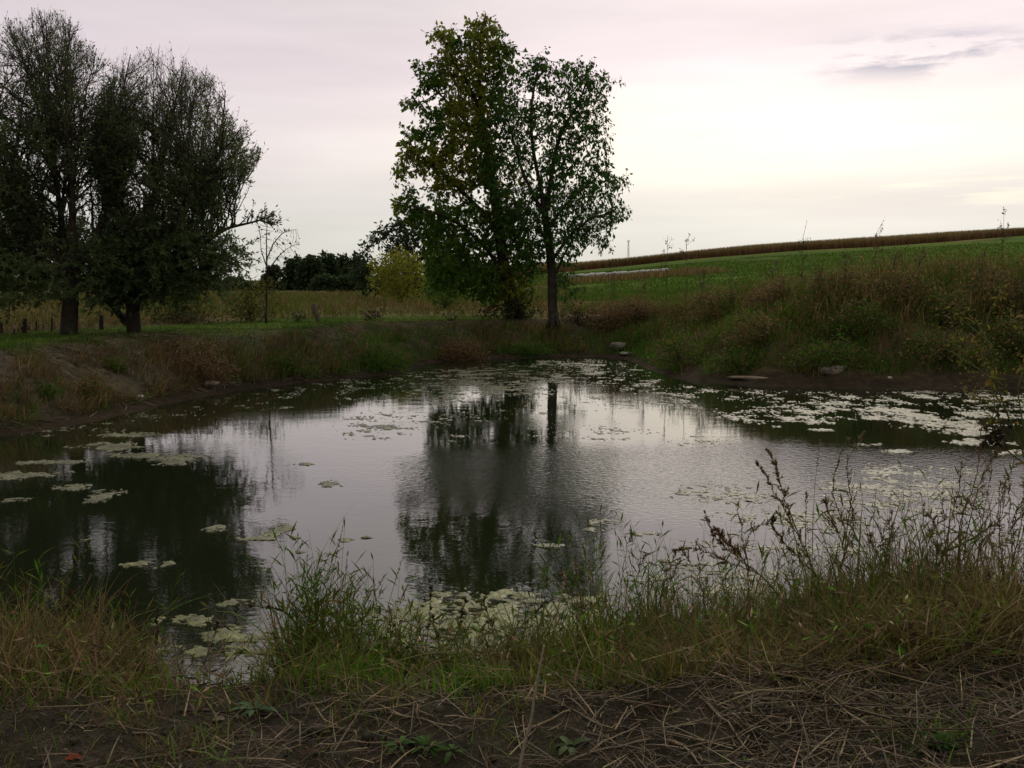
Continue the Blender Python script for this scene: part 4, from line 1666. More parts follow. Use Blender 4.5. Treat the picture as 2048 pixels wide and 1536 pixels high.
for px, py, sz, col, lab in [(1660, 746, (.24, .16, .10), (.20, .16, .125), 'pale brown boulder on the mud of the right shore'),
                             (1678, 737, (.22, .13, .045), (.22, .20, .17), 'flat grey stone just above the pale brown boulder'),
                             (1238, 694, (.34, .22, .14), (.11, .105, .09), 'grey humped rock in the grass at the head of the pond'),
                             (1252, 709, (.26, .14, .05), (.17, .15, .13), 'low flat rock on the mud below the grey humped rock'),
                             (1500, 757, (.40, .15, .05), (.15, .12, .085), 'low tan stone at the start of the right mud shore'),
                             (1780, 757, (.05, .04, .03), (.34, .33, .31), 'tiny white stone on the dark mud of the right shore'),
                             (422, 772, (.17, .12, .075), (.19, .15, .12), 'pinkish tan rock at the waterline of the left bank'),
                             (281, 797, (.06, .05, .035), (.30, .27, .24), 'small pale stone low on the left bank'),
                             (1200, 640, (.35, .25, .16), (.10, .09, .07), 'dull grey rock beside the brush pile on the far bank')]:
    g = ground_hit(px, py)
    tag(lumpy(g, sz, int(px), col), lab, 'rock')

# row of white wrapped bales
b0, b1 = ground_hit(1128, 560), ground_hit(1336, 549)
print('bales', b0, b1, 'edge', EDGE)
vec = b1 - b0
dist = math.hypot(vec[0], vec[1])
BR = 13.0 / FOC * (b0[1] + b1[1]) / 2 * .50
nb = max(6, int(dist / (BR * 1.9)))
ang = math.atan2(vec[1], vec[0])
bale_me = None
for k in range(nb):
    t = (k + .5) / nb
    p = b0 + vec * t
    if bale_me is None:
        th = np.arange(20) / 20 * 2 * np.pi
        xs_ = np.array([-.98, -.94, -.82, -.3, .3, .82, .94, .98]) * dist / nb * .5
        rs_ = np.array([.35, .72, .95, 1.0, 1.0, .95, .72, .35]) * BR
        rings = np.stack([np.stack([np.full(20, a), np.cos(th) * r_, np.sin(th) * r_ * .97], 1) for a, r_ in zip(xs_, rs_)])
        V = rings.reshape(-1, 3)
        V = V + np.stack([np.zeros(len(V)), (fbm(V[:, 0] * 6, V[:, 1] * 6 + V[:, 2] * 5, 3, 5) - .5) * BR * .30, (fbm(V[:, 0] * 9 + 9, V[:, 2] * 6, 3, 6) - .5) * BR * .28], 1)
        i = np.arange(20)
        F = np.concatenate([np.stack([i, (i + 1) % 20, (i + 1) % 20 + 20, i + 20], 1) + 20 * q for q in range(7)])
        caps = np.array([list(range(19, -1, -1)), list(range(140, 160))])
        o = link_mesh('wrapped_bale', V, [F, caps], M_WRAP, np.tile(np.array((.34, .36, .38)), (len(V), 1)), smooth=True)
        bale_me = o.data
    else:
        o = bpy.data.objects.new('wrapped_bale', bale_me)
        COL.objects.link(o)
    o.location = (p[0] + math.sin(k * 3.3) * .05, p[1] + math.sin(k * 4.7) * .12, float(ground_z(p[0], p[1])) + BR * (.86 + .07 * math.sin(k * 2.9)))
    o.scale = (1, 1, 1 + .05 * math.sin(k * 7.7))
    o.rotation_euler = (math.sin(k * 2.7) * .1, math.sin(k * 1.3) * .03, ang + math.sin(k * 5.1) * .04)
    tag(o, '%s white wrapped bale counted from the tree end of the row' % ['first', 'second', 'third', 'fourth', 'fifth', 'sixth', 'seventh', 'eighth', 'ninth', 'tenth', 'eleventh', 'twelfth', 'thirteenth', 'fourteenth', 'fifteenth', 'sixteenth', 'seventeenth', 'eighteenth'][min(k, 17)], 'hay bale', 'white wrapped bales in a row')

# mast on the skyline
m_top = at_depth(1257, 482, 430)
m_base = np.array((m_top[0], 430, float(ground_z(m_top[0], 430.0))))
root = empty('lattice_mast', tuple(m_base))
H = m_top[2] - m_base[2]
mb = MB()
legs = [np.array((math.cos(a), math.sin(a), 0)) for a in (.5, 2.6, 4.7)]
for l in legs:
    leg = MB()
    leg.add(*polytube([l * .8, l * .22 + np.array((0, 0, H))], [.07, .06], 5, (.22, .22, .23)))
    leg.build('leg', M_METAL, root)
for k in range(1, 12):
    z0, z1 = H * (k - 1) / 11, H * k / 11
    for a in range(3):
        p = legs[a] * (.8 - .58 * z0 / H) + np.array((0, 0, z0))
        q = legs[(a + 1) % 3] * (.8 - .58 * z1 / H) + np.array((0, 0, z1))
        mb.add(*polytube([p, q], [.03, .03], 4, (.22, .22, .23)))
mb.build('bracing', M_METAL, root)
hd = MB()
hd.add(*polytube([(-.75, 0, H), (.75, 0, H)], [.11, .11], 6, (.2, .2, .21)))
for s in (-.6, 0, .6):
    hd.add(*polytube([(s, 0, H - .1), (s, 0, H + .5)], [.06, .05], 5, (.2, .2, .21)))
hd.build('head', M_METAL, root)
tag(root, 'thin grey lattice mast with a crossbar on the skyline', 'mast')


def post(px, ytop, ybase, Y, r, label, lean=(0, 0), col=(.06, .05, .04), sides=8, rag=.0):
    t = at_depth(px + lean[0], ytop, Y)
    b = at_depth(px, ybase, Y)
    g = np.array((b[0], Y, float(ground_z(b[0], Y))))
    h = t[2] - g[2]
    mb = MB()
    pts = [np.array((0, 0, -.2)), np.array((0, 0, 0)), np.array(((t[0] - g[0]) * .5 + rag, 0, h * .5)), np.array((t[0] - g[0], 0, h * .97)), np.array((t[0] - g[0], 0, h))]
    mb.add(*polytube(pts, [r * 1.05, r * 1.05, r, r * .95, r * .6], sides, col))
    o = mb.build('fence_post', M_WOOD)
    o.location = g
    tag(o, label, 'fence post', 'old fence posts along the lawn')


post(50, 637, 676, 20.6, .045, 'stout dark fence post wrapped in weeds left of the stout willow trunk')
post(104, 627, 672, 20.8, .018, 'tall thin steel fence post closest to the stout willow trunk', col=(.05, .045, .04))
post(73, 641, 668, 21.2, .018, 'short thin fence post between the stout one and the tall one', col=(.05, .045, .04))
post(29, 657, 680, 20.2, .02, 'low broken fence post left of the stout one')
post(3, 645, 676, 20.4, .03, 'fence post half cut off at the left edge')
post(203, 630, 664, 21.5, .05, 'old wooden fence post seen between the willow trunks')
post(640, 606, 636, 25.2, .07, 'broken grey fence post leaning over in the tan grass', lean=(-12, 0), rag=-.03, col=(.085, .07, .055))
bush('vine_clump', [(36, 676), (38, 652), (48, 644), (60, 650), (66, 676)], 20.5, 160, 'dark clump of vines climbing the stout fence post', [(.03, .035, .016), (.04, .036, .02)], .06, 6, 241, cat='vine', stems=3)


# ------------------------------------------------------------------ algae on the water
def build_algae():
    global RNG
    RNG = np.random.default_rng(31)
    blobs = []      # x, y, rx, ry, amount, noise, dapple

    def add(px, py, w, h, a=1.0, nz=.55, dap=0.0):
        c = at_height(px, py)
        l = at_height(px - w / 2, py)
        r_ = at_height(px + w / 2, py)
        t = at_height(px, py - h / 2)
        b = at_height(px, py + h / 2)
        blobs.append((c[0], c[1], max(abs(r_[0] - l[0]) / 2, .05), max(abs(t[1] - b[1]) / 2, .05), a, nz, dap))
    for a in [(232, 893, 165, 17), (272, 911, 110, 12), (360, 917, 120, 22), (345, 925, 60, 10), (140, 975, 80, 14), (207, 990, 70, 26), (293, 1130, 115, 20), (362, 1242, 115, 24), (438, 1057, 60, 16),
              (556, 1060, 52, 24), (520, 1078, 90, 8), (660, 968, 74, 12), (40, 950, 170, 18), (90, 925, 150, 8), (30, 1000, 60, 9), (478, 1205, 70, 16), (175, 1080, 26, 6), (610, 928, 40, 8), (690, 1080, 34, 9), (632, 1135, 52, 10), (660, 1137, 24, 6),
              (590, 1075, 20, 5), (600, 1104, 18, 4), (735, 1075, 14, 6), (250, 870, 120, 10), (210, 870, 40, 7), (1090, 1092, 60, 8), (1205, 1045, 90, 14), (1235, 1060, 110, 12), (1285, 1068, 90, 10),
              (1790, 903, 60, 8), (1745, 888, 66, 6), (1640, 860, 50, 5), (1620, 842, 66, 12), (1580, 838, 30, 10), (1660, 846, 30, 6), (1512, 842, 60, 12), (1548, 853, 30, 6), (1470, 836, 60, 10), (1668, 820, 80, 8), (1675, 806, 50, 8),
              (1820, 835, 220, 20), (1900, 850, 200, 22), (1930, 862, 130, 18), (1960, 885, 120, 14), (2020, 905, 90, 10), (1780, 822, 140, 12), (1980, 830, 160, 14), (1700, 795, 60, 8)]:
        add(*a, 1.0, .75)
    # broken fleets of small pieces
    for a in [(480, 800, 260, 40, .30), (600, 782, 180, 26, .30), (700, 768, 160, 22, .35), (330, 835, 180, 30, .3), (160, 862, 200, 26, .3), (560, 815, 120, 14, .25), (830, 800, 300, 24, .50), (950, 780, 280, 26, .55),
              (1000, 755, 420, 40, .58), (1130, 735, 300, 30, .60), (900, 758, 200, 22, .5), (1210, 760, 200, 40, .5), (1120, 800, 280, 36, .42), (800, 842, 320, 40, .42), (1010, 830, 260, 40, .34), (1150, 860, 200, 40, .3),
              (900, 880, 120, 24, .38), (1250, 835, 180, 26, .2), (1360, 790, 220, 50, .40), (1500, 800, 320, 50, .42), (1700, 800, 340, 36, .42), (1880, 800, 260, 40, .52), (1420, 820, 160, 30, .36), (1560, 830, 200, 24, .36),
              (2000, 800, 200, 40, .5), (1400, 885, 120, 26, .32), (1260, 876, 60, 10, .3), (740, 868, 160, 20, .34), (1290, 862, 160, 20, .2)]:
        add(*a[:4], a[4], 1.5)
    # half sunk dappled sheets nearer the camera
    for a in [(1440, 987, 190, 34, .62), (1520, 1000, 150, 24, .5), (1810, 945, 330, 30, .6), (1790, 975, 300, 50, .72), (1840, 1010, 330, 40, .66), (1640, 1040, 380, 40, .62), (1500, 1030, 160, 16, .4), (1830, 1060, 300, 26, .5), (1420, 1090, 160, 24, .45),
              (1660, 1100, 420, 40, .55), (1420, 1130, 200, 40, .6), (1350, 1160, 260, 50, .66), (1500, 1170, 420, 70, .66), (1750, 1190, 420, 60, .6), (1980, 1080, 200, 40, .5), (1950, 985, 160, 30, .5)]:
        add(*a[:4], a[4], 1.15)
    # the thick mat along the near shore
    for a in [(980, 1260, 620, 140, .95), (1050, 1200, 380, 40, .9), (830, 1225, 260, 50, .75), (760, 1270, 260, 80, .72), (560, 1290, 300, 60, .85), (440, 1270, 110, 34, .95), (380, 1300, 160, 30, .85), (1250, 1290, 420, 140, .85), (480, 1340, 260, 70, .6),
              (660, 1210, 150, 30, .62), (250, 1275, 220, 30, .45), (100, 1255, 260, 26, .5)]:
        add(*a[:4], a[4], .8)
    B = np.array(blobs)
    res = .028
    x0, x1, y0, y1 = -8.2, 12.6, 4.6, 26.4
    xs = np.arange(x0, x1, res)
    ys = np.concatenate([np.arange(4.6, 9, .026), np.arange(9, 13, .04), np.arange(13, 26.4, .06)])
    X, Y = np.meshgrid(xs, ys)
    F = np.full(X.shape, -9.0)
    nfine = fbm(X * 5.0, Y * 3.2, 5, 71, .66) - .5
    nhi = fbm(X * 22.0, Y * 20.0, 2, 75, .6) - .5
    ndap = fbm(X * 10.0, Y * 9.0, 4, 73, .65) - .5
    nfl = fbm(X * 4.2, Y * 4.4, 5, 74, .62) - .5
    nmid = fbm(X * 1.1, Y * .55, 4, 72, .55) - .5
    nn = nfine * .9 + nmid * .7
    grain = RNG.normal(size=X.shape)
    for bx, by, rx, ry, a, nz, dap in B:
        i0, i1 = np.searchsorted(xs, [bx - rx * 1.6 - .2, bx + rx * 1.6 + .2])
        j0, j1 = np.searchsorted(ys, [by - ry * 1.6 - .2, by + ry * 1.6 + .2])
        sx, sy = X[j0:j1, i0:i1], Y[j0:j1, i0:i1]
        if sx.size == 0:
            continue
        r2 = ((sx - bx) / rx) ** 2 + ((sy - by) / ry) ** 2
        if nz > 1.3:
            f = (a - .56) * .55 - .10 * r2 ** 2 - .25 * (r2 > 1.6) + nfl[j0:j1, i0:i1] * 1.0 + nmid[j0:j1, i0:i1] * .45
        elif nz > 1.0:
            f = (a - .55) * .5 - .16 * r2 ** 1.5 - .25 * (r2 > 1.7) + ndap[j0:j1, i0:i1] * .8 + nfl[j0:j1, i0:i1] * .55
        elif nz > .78:
            f = (a - .70) * .9 - .22 * r2 ** 1.5 + ndap[j0:j1, i0:i1] * 1.0 + nfl[j0:j1, i0:i1] * .55
        else:
            f = a * .34 * (1 - r2) + nfine[j0:j1, i0:i1] * 1.15 + ndap[j0:j1, i0:i1] * .75 - .05
        f = f + nhi[j0:j1, i0:i1] * .30 + grain[j0:j1, i0:i1] * .11
        F[j0:j1, i0:i1] = np.maximum(F[j0:j1, i0:i1], f)
    F = np.where(shore_distance(X, Y) > -.03, -9.0, F)
    F = np.maximum(F, -1.0)
    ny, nx = F.shape
    ins = F > 0
    # marching squares
    cells = np.argwhere(ins[:-1, :-1] | ins[1:, :-1] | ins[:-1, 1:] | ins[1:, 1:])
    lab = -np.ones((ny - 1, nx - 1), int)
    cellset = np.zeros((ny - 1, nx - 1), bool)
    cellset[cells[:, 0], cells[:, 1]] = True
    comp = 0
    comps = []
    for cj, ci in cells:
        if lab[cj, ci] >= 0:
            continue
        st = [(cj, ci)]
        lab[cj, ci] = comp
        mem = []
        while st:
            j, i = st.pop()
            mem.append((j, i))
            for a_, b_, e in ((j + 1, i, ins[j + 1, i] or ins[j + 1, i + 1]), (j - 1, i, ins[j, i] or ins[j, i + 1]), (j, i + 1, ins[j, i + 1] or ins[j + 1, i + 1]), (j, i - 1, ins[j, i] or ins[j + 1, i])):
                if e and 0 <= a_ < ny - 1 and 0 <= b_ < nx - 1 and lab[a_, b_] < 0 and cellset[a_, b_]:
                    lab[a_, b_] = comp
                    st.append((a_, b_))
        comps.append(mem)
        comp += 1

    def mesh_of(mem):
        verts, vid, faces = [], {}, {3: [], 4: [], 5: [], 6: []}

        def vat(key, x, y, f):
            if key not in vid:
                vid[key] = len(verts)
                h = -.003 + min(max(f, 0) * .09, .011) + (.004 * math.sin(x * 61 + y * 37) * math.sin(y * 83 - x * 29) if f > .03 else 0)
                verts.append((x, y, h))
            return vid[key]
        for j, i in mem:
            cs = ((j, i), (j, i + 1), (j + 1, i + 1), (j + 1, i))
            poly = []
            for k in range(4):
                a, b = cs[k], cs[(k + 1) % 4]
                fa, fb = F[a], F[b]
                if fa > 0:
                    poly.append(vat(a, xs[a[1]], ys[a[0]], fa))
                if (fa > 0) != (fb > 0):
                    t = fa / (fa - fb)
                    t = min(max(t, .06), .94)
                    key = (a, b) if a < b else (b, a)
                    poly.append(vat(key, xs[a[1]] * (1 - t) + xs[b[1]] * t, ys[a[0]] * (1 - t) + ys[b[0]] * t, 0))
            if 3 <= len(poly) <= 6:
                faces[len(poly)].append(poly)
        return np.array(verts), [np.array(v) for v in faces.values() if v]
    sized = sorted([m for m in comps if len(m) > 1], key=lambda m: -sum((ys[min(j + 1, ny - 1)] - ys[j]) * res / ys[j] ** 3 for j, i in m))
    named = [((980, 1255), 'thick yellow grey algae mat along the near shore behind the middle grass'),
             ((556, 1060), 'round speckled algae patch floating in the pale water left of the tree reflection'),
             ((660, 968), 'thin oval algae patch alone in the pale water beside the tree reflection'),
             ((293, 1130), 'long pale algae streak alone on the black water of the willow reflection'),
             ((362, 1242), 'pale slanting algae patch on dark water nearest the left shore grass'),
             ((440, 1268), 'bright yellowish algae lump at the left end of the near shore mat'),
             ((478, 1205), 'small pale algae patch just above the bright yellowish lump'),
             ((438, 1057), 'small winged algae patch at the edge of the willow reflection'),
             ((232, 893), 'long tan algae band near the left bank, upper of two'),
             ((360, 918), 'ragged algae patch at the right end of the two tan bands'),
             ((272, 911), 'narrow tan algae band just under the longest one by the left bank'),
             ((140, 975), 'small flat algae patch on black water at the left'),
             ((207, 990), 'ragged algae patch slanting down beside the small flat one'),
             ((40, 950), 'wide pale algae band reaching the left edge of the pond view'),
             ((1090, 1092), 'lens shaped algae patch inside the tree reflection'),
             ((1205, 1047), 'pale algae tongue entering the right side of the tree reflection'),
             ((1790, 903), 'oval glare-white algae patch on rippled water right of the tall weed'),
             ((1745, 888), 'thin glare-white algae sliver above the oval glare-white patch'),
             ((1622, 842), 'oval glare-white algae patch on the black water below the boulder'),
             ((1850, 842), 'large glare-white algae sheet on the black water of the right shore'),
             ((1440, 987), 'dappled brownish algae patch in pale water left of the spiky weeds'),
             ((1810, 990), 'wide dappled algae sheet in pale water between the two tall weeds'),
             ((632, 1135), 'small brownish algae patch above the green reed clump')]
    names = {}
    for (px, py), l in named:
        p = at_height(px, py)
        i, j = np.searchsorted(xs, p[0]), np.searchsorted(ys, p[1])
        win = lab[max(j - 8, 0):j + 9, max(i - 8, 0):i + 9]
        w = win[win >= 0]
        if len(w):
            c = np.bincount(w).argmax()
            names.setdefault(c, l)
    rest = MB()
    seen = {}
    count = 0
    yel = np.array((.115, .125, .046))
    tan_ = np.array((.105, .108, .066))
    pale = np.array((.145, .145, .10))  # sky glare on the wet film, put into the colour of right-hand patches
    for q, mem in enumerate(sized):
        V, Fs = mesh_of(mem)
        if len(V) < 3:
            continue
        c = V.mean(0)
        cid = lab[mem[0]]
        u = c[0] / c[1]
        wy = sstep(9, 5.5, V[:, 1])
        base = tan_ * (1 - wy[:, None]) + yel * wy[:, None]
        w_glare = sstep(.12, .28, u)
        base = base * (1 - w_glare) + pale * w_glare
        base = base * (.85 + .3 * fbm(V[:, 0] * 1.5, V[:, 1] * 1.5, 3, 44))[:, None]
        if cid in names or (count < 230 and len(mem) > 4):
            o = link_mesh('algae_patch', V - np.array((c[0], c[1], 0)), Fs, M_ALGAE, base, smooth=True)
            o.location = (c[0], c[1], 0)
            if cid in names:
                tag(o, names[cid], 'algae')
            else:
                where = ('close under the left bank' if u < -.33 else 'in front of the willow reflection' if u < -.17 else 'left of the tree reflection' if u < -.06 else
                         'among the tree reflections' if u < .08 else 'right of the tree reflection' if u < .2 else 'below the weedy right bank' if u < .36 else 'near the right edge')
                far = ('at the far end' if c[1] > 20 else 'on far water' if c[1] > 15 else 'halfway out' if c[1] > 9.5 else 'in near water' if c[1] > 6.5 else 'by the near shore')
                k_ = (where, far)
                seen[k_] = seen.get(k_, 0) + 1
                rank = {1: 'largest', 2: 'second largest', 3: 'third largest', 4: 'fourth largest', 5: 'fifth largest'}.get(seen[k_])
                if rank:
                    tag(o, '%s algae fleck %s %s' % (rank, where, far), 'algae', 'algae flecks on the pond')
                else:
                    tag(o, 'tiny algae fleck %s %s' % (where, far), 'algae', 'tiny algae flecks %s %s' % (where, far))
            count += 1
        else:
            rest.add(V, Fs, base)
    if rest.n:
        o = rest.build('algae_specks', M_ALGAE, smooth=True)
        tag(o, 'countless tiny algae specks scattered over the pond', 'algae', kind='stuff')
    print('algae', count, len(comps), len(cells))


build_algae()


# ------------------------------------------------------------------ near bank: soil, litter, grass
RNG = np.random.default_rng(51)


def near_land(x, y, d):
    return (y < 6.5) * (y > 1.6)


def build_clods():
    import bmesh
    bm = bmesh.new()
    bmesh.ops.create_icosphere(bm, subdivisions=1, radius=1)
    V0 = np.array([v.co[:] for v in bm.verts])
    F0 = np.array([[v.index for v in f.verts] for f in bm.faces])
    bm.free()
    P, d = scatter(5200, -3.4, 3.4, 2.3, 4.9, lambda x, y, d: (d > .15) * (.25 + .75 * sstep(.4, .6, fbm(x * 2, y * 2, 3, 120))))
    n = len(P)
    sz = RNG.pareto(2.6, n) * .006 + .004
    sz = np.minimum(sz, .032)
    k = 1 + RNG.normal(size=(n, len(V0), 1)) * .18
    sc = np.stack([sz * RNG.uniform(.7, 1.3, n), sz * RNG.uniform(.7, 1.3, n), sz * RNG.uniform(.45, .8, n)], 1)
    V = V0[None] * k * sc[:, None, :] + P[:, None, :] + np.stack([np.zeros(n), np.zeros(n), .01 + sz * .2], 1)[:, None, :]
    F = (F0[None] + (np.arange(n) * len(V0))[:, None, None]).reshape(-1, 3)
    C = np.repeat(vary(SOIL * 1.05, n, .35, .05), len(V0), axis=0)
    o = link_mesh('soil_clods', V.reshape(-1, 3), [F], M_SOIL, C)
    tag(o, 'loose clods of dark soil on the near bank', 'soil', kind='stuff')


build_clods()


def litter_keep(x, y, d):
    right = sstep(-.2, 1.3, x)
    return (d > .1) * (.10 + .55 * right + .35 * sstep(.5, .65, fbm(x * 1.6, y * 1.6, 3, 121)))


mb = MB()
mb.add(*litter(3400, -3.2, 3.6, 2.3, 4.4, litter_keep, .05, .5, .0026, STRAW, .14, .03))
mb.add(*litter(1300, .8, 3.6, 2.4, 4.4, lambda x, y, d: (d > .1) * 1.0,   .10, .6, .0030, STRAW, .25, .06))
mb.add(*litter(17000, -3.2, 3.4, 2.3, 4.6, lambda x, y, d: (d > .1) * (.3 + .7 * sstep(.4, .6, fbm(x * 2.5, y * 2.5, 3, 122))), .012, .07, .0022, STRAW, .3, .015))
# flat withered blades
P, d = scatter(13000, -3.4, 3.6, 2.4, 5.0, litter_keep)
n = len(P)
mb.add(*blades(P + (0, 0, .012), RNG.uniform(.06, .30, n), RNG.uniform(.003, .008, n), RNG.uniform(0, 6.28, n), RNG.uniform(1.1, 1.55, n), RNG.uniform(-.1, .5, n), vary(pick(STRAW, n), n, .35), 4))
tag(mb.build('straw_litter', M_STRAW), 'straw and broken stalks littering the near bank', 'straw', kind='stuff')


def grass_at(mb, px, spread, Y, ys, n, h, cols, w=(.0035, .0095), lean=(0, .95), bend=(.2, 1.8), seg=5, tip=None, wts=None):
    u0 = (px - 1024) / FOC
    x = u0 * Y + RNG.normal(size=n) * spread / FOC * Y
    y = Y + RNG.normal(size=n) * ys
    d = shore_distance(x, y)
    k = d > -.10
    x, y = x[k], y[k]
    n = len(x)
    P = np.stack([x, y, np.maximum(ground_z(x, y), -.05) - .012], 1)
    hh = RNG.uniform(h[0], h[1], n) * (.45 + 1.1 * fbm(x * 5.5, y * 5.5, 3, 133))
    cl = sstep(.35, .65, fbm(x * 4.0, y * 4.0, 3, 134))[:, None]
    c = vary(pick(cols, n, wts), n, .38, .12) * (.75 + .5 * cl)
    t = c * .9 + np.array((.10, .075, .035)) * .35 if tip is None else tip
    mb.add(*blades(P, hh, RNG.uniform(*w, n), RNG.uniform(0, 6.28, n), RNG.uniform(lean[0], lean[1], n), RNG.uniform(bend[0], bend[1], n), c, seg, tipcol=t))


def culms(mb, px, spread, Y, ys, n, h, cols, leaf=.085):
    """upright grass stems with short blades leaving them alternately"""
    u0 = (px - 1024) / FOC
    x = u0 * Y + RNG.normal(size=n) * spread / FOC * Y
    y = Y + RNG.normal(size=n) * ys
    k = shore_distance(x, y) > -.08
    x, y = x[k], y[k]
    n = len(x)
    P = np.stack([x, y, np.maximum(ground_z(x, y), -.05) - .01], 1)
    H = RNG.uniform(h[0], h[1], n)
    a = RNG.uniform(0, 6.28, n)
    ln = RNG.uniform(.02, .28, n)
    D = np.stack([np.cos(a) * ln, np.sin(a) * ln, np.ones(n)], 1)
    q = P.copy()
    c = vary(pick(cols, n), n, .25, .1)
    for s in range(4):
        e = q + D * (H / 4)[:, None]
        mb.add(*frusta(q, e, np.full(n, .0021 - s * .0004), np.full(n, .0017 - s * .0004), 3, c))
        for j in range(2):
            f = RNG.uniform(0, 1, n)[:, None]
            if s == 0 and j == 0:
                continue
            pos = q + (e - q) * f
            b = RNG.uniform(0, 6.28, n)
            LD = np.stack([np.cos(b), np.sin(b), RNG.uniform(.5, 1.6, n)], 1)
            L = leaf * RNG.uniform(.6, 1.4, n)
            mb.add(*leaves(pos, LD, np.stack([-np.cos(b), -np.sin(b), np.full(n, 1.0)], 1), L, L * .10, c, fold=.03, droop=.12))
        q = e
        D[:, :2] *= 1.25


GG = [(.055, .125, .010), (.075, .16, .012), (.042, .095, .010)]
GB_ = [(.11, .22, .016), (.09, .19, .014)]
GO = [(.095, .105, .018), (.075, .09, .014), (.12, .10, .026)]
GD = [(.16, .108, .055), (.105, .066, .036), (.21, .155, .085), (.065, .042, .025)]

for px, sp, Y, ys, n, h, cols, lab, cul in [
    (70, 95, 4.85, .16, 2000, (.14, .46), GD + GD + GD + GO, 'big brown tussock with curling dry tips at the left end of the near shore', 30),
    (225, 38, 4.7, .12, 620, (.10, .32), GD + GD + GO + GG[:1], 'thinner brown and green tussock next to the big brown one', 14),
    (600, 30, 4.75, .08, 900, (.18, .42), GD + GO + GG, 'upright tussock with a rusty brown heart and tall green stems', 60),
    (672, 40, 4.7, .10, 800, (.12, .33), GG + GG + GO, 'bright green tussock with bamboo like leaves beside the rusty one', 70),
    (790, 34, 4.75, .10, 620, (.10, .27), GG + GO, 'dark green tussock low on the shore left of centre', 26),
    (905, 36, 4.75, .11, 700, (.10, .26), GG + GO, 'low dark tussock before the middle of the algae mat', 20),
    (1030, 38, 4.75, .12, 560, (.10, .30), GG + GO + GD, 'loose tussock with long arching blades before the algae mat', 14),
    (1185, 60, 4.85, .15, 1700, (.18, .46), GG + GO + GO, 'tall olive tussock right of the tree reflection', 40),
    (1320, 60, 4.95, .15, 1500, (.16, .44), GG + GO + GD, 'dense green tussock left of the arching black stem', 34),
    (1480, 80, 5.05, .16, 2000, (.18, .50), GO + GD + GG, 'mixed brown and olive tussock below the leaning spiky weed', 34),
    (1650, 80, 5.1, .18, 2400, (.18, .52), GO + GD + GG, 'thick olive tussock at the foot of the tall seeded weed', 40),
    (1810, 80, 5.15, .18, 2400, (.18, .52), GO + GD + GG, 'thick brown tussock between the two tall weeds', 40),
    (1960, 80, 5.15, .2, 2400, (.18, .55), GO + GD, 'dry brown tussock at the right end of the near shore', 40)]:
    mb = MB()
    Y -= .12
    n = int(n * .8)
    h = (h[0], h[1] * (1.32 if px > 1100 or 560 < px < 700 else 1.12))
    grass_at(mb, px, sp, Y, ys, n, h, cols)
    grass_at(mb, px, sp * 1.15, Y - .35, .2, int(n * (.35 if px < 1150 else .8)), (h[0] * .5, h[1] * .72), cols)
    grass_at(mb, px, sp * 1.2, Y, .16, 46, (h[1] * .7, h[1] * 1.35), GO + GG + GD, w=(.009, .016), lean=(0, .7), bend=(.6, 2.2), seg=7)
    culms(mb, px, sp * 1.1, Y, ys, cul, (h[1] * .8, h[1] * 1.35), GG + GO)
    tag(mb.build('grass_tussock', M_GRASS), lab, 'grass tussock', 'grass tussocks along the near shore')

# fringe between the tussocks
mb = MB()
P, d = scatter(26000, -3.6, 4.6, 3.7, 6.3, lambda x, y, d: (d > -.05) * (d < 1.15) * (.03 + .97 * sstep(.50, .64, fbm(x * 2.2, y * 2.2, 3, 131))) * np.where((x > -1.8) * (x < -1.1), .15, 1) * np.where((x > -.6) * (x < .35), .55, 1))
n = len(P)
mb.add(*blades(P, RNG.uniform(.04, .22, n) * (.4 + 1.2 * fbm(P[:, 0] * 4, P[:, 1] * 4, 3, 135)), RNG.uniform(.003, .009, n), RNG.uniform(0, 6.28, n), RNG.uniform(0, .9, n), RNG.uniform(.2, 1.5, n),
               vary(pick(GG + GO + GD, n), n, .35), 4))
for px, sp, Y, n, h, cols in [(660, 40, 4.25, 900, (.05, .20), GB_), (705, 26, 4.2, 300, (.05, .16), GB_), (905, 60, 4.2, 700, (.04, .16), GB_ + GG), (1000, 40, 4.2, 300, (.04, .14), GB_), (1160, 60, 4.35, 700, (.06, .24), GB_ + GG), (1030, 70, 4.3, 300, (.04, .13), GG), (200, 60, 4.3, 420, (.05, .16), GG + GB_), (90, 60, 4.35, 300, (.05, .2), GG + GO),
                              (1250, 60, 4.4, 900, (.06, .26), GG + GB_), (440, 30, 4.3, 60, (.03, .1), GG), (730, 60, 3.9, 100, (.02, .08), GG), (1180, 60, 4.0, 140, (.03, .1), GG), (560, 60, 3.1, 60, (.02, .06), GB_),
                              (1900, 80, 3.3, 200, (.03, .10), GG), (1480, 60, 2.9, 60, (.02, .06), GG)]:
    grass_at(mb, px, sp, Y, .10, n, h, cols, lean=(0, .8))
P, d = scatter(30000, -3.4, 3.4, 3.0, 5.2, lambda x, y, d: (d > .9) * (d < 2.2) * (1 - sstep(1.0, 2.1, d + (fbm(x * 3, y * 3, 3, 136) - .5) * 1.2)) * (.15 + .85 * sstep(.5, .65, fbm(x * 3.5, y * 3.5, 3, 137))))
n = len(P)
mb.add(*blades(P, RNG.uniform(.03, .14, n), RNG.uniform(.003, .007, n), RNG.uniform(0, 6.28, n), RNG.uniform(.2, 1.2, n), RNG.uniform(.2, 1.5, n), vary(pick(GG + GO + GD + GD, n), n, .35), 3))
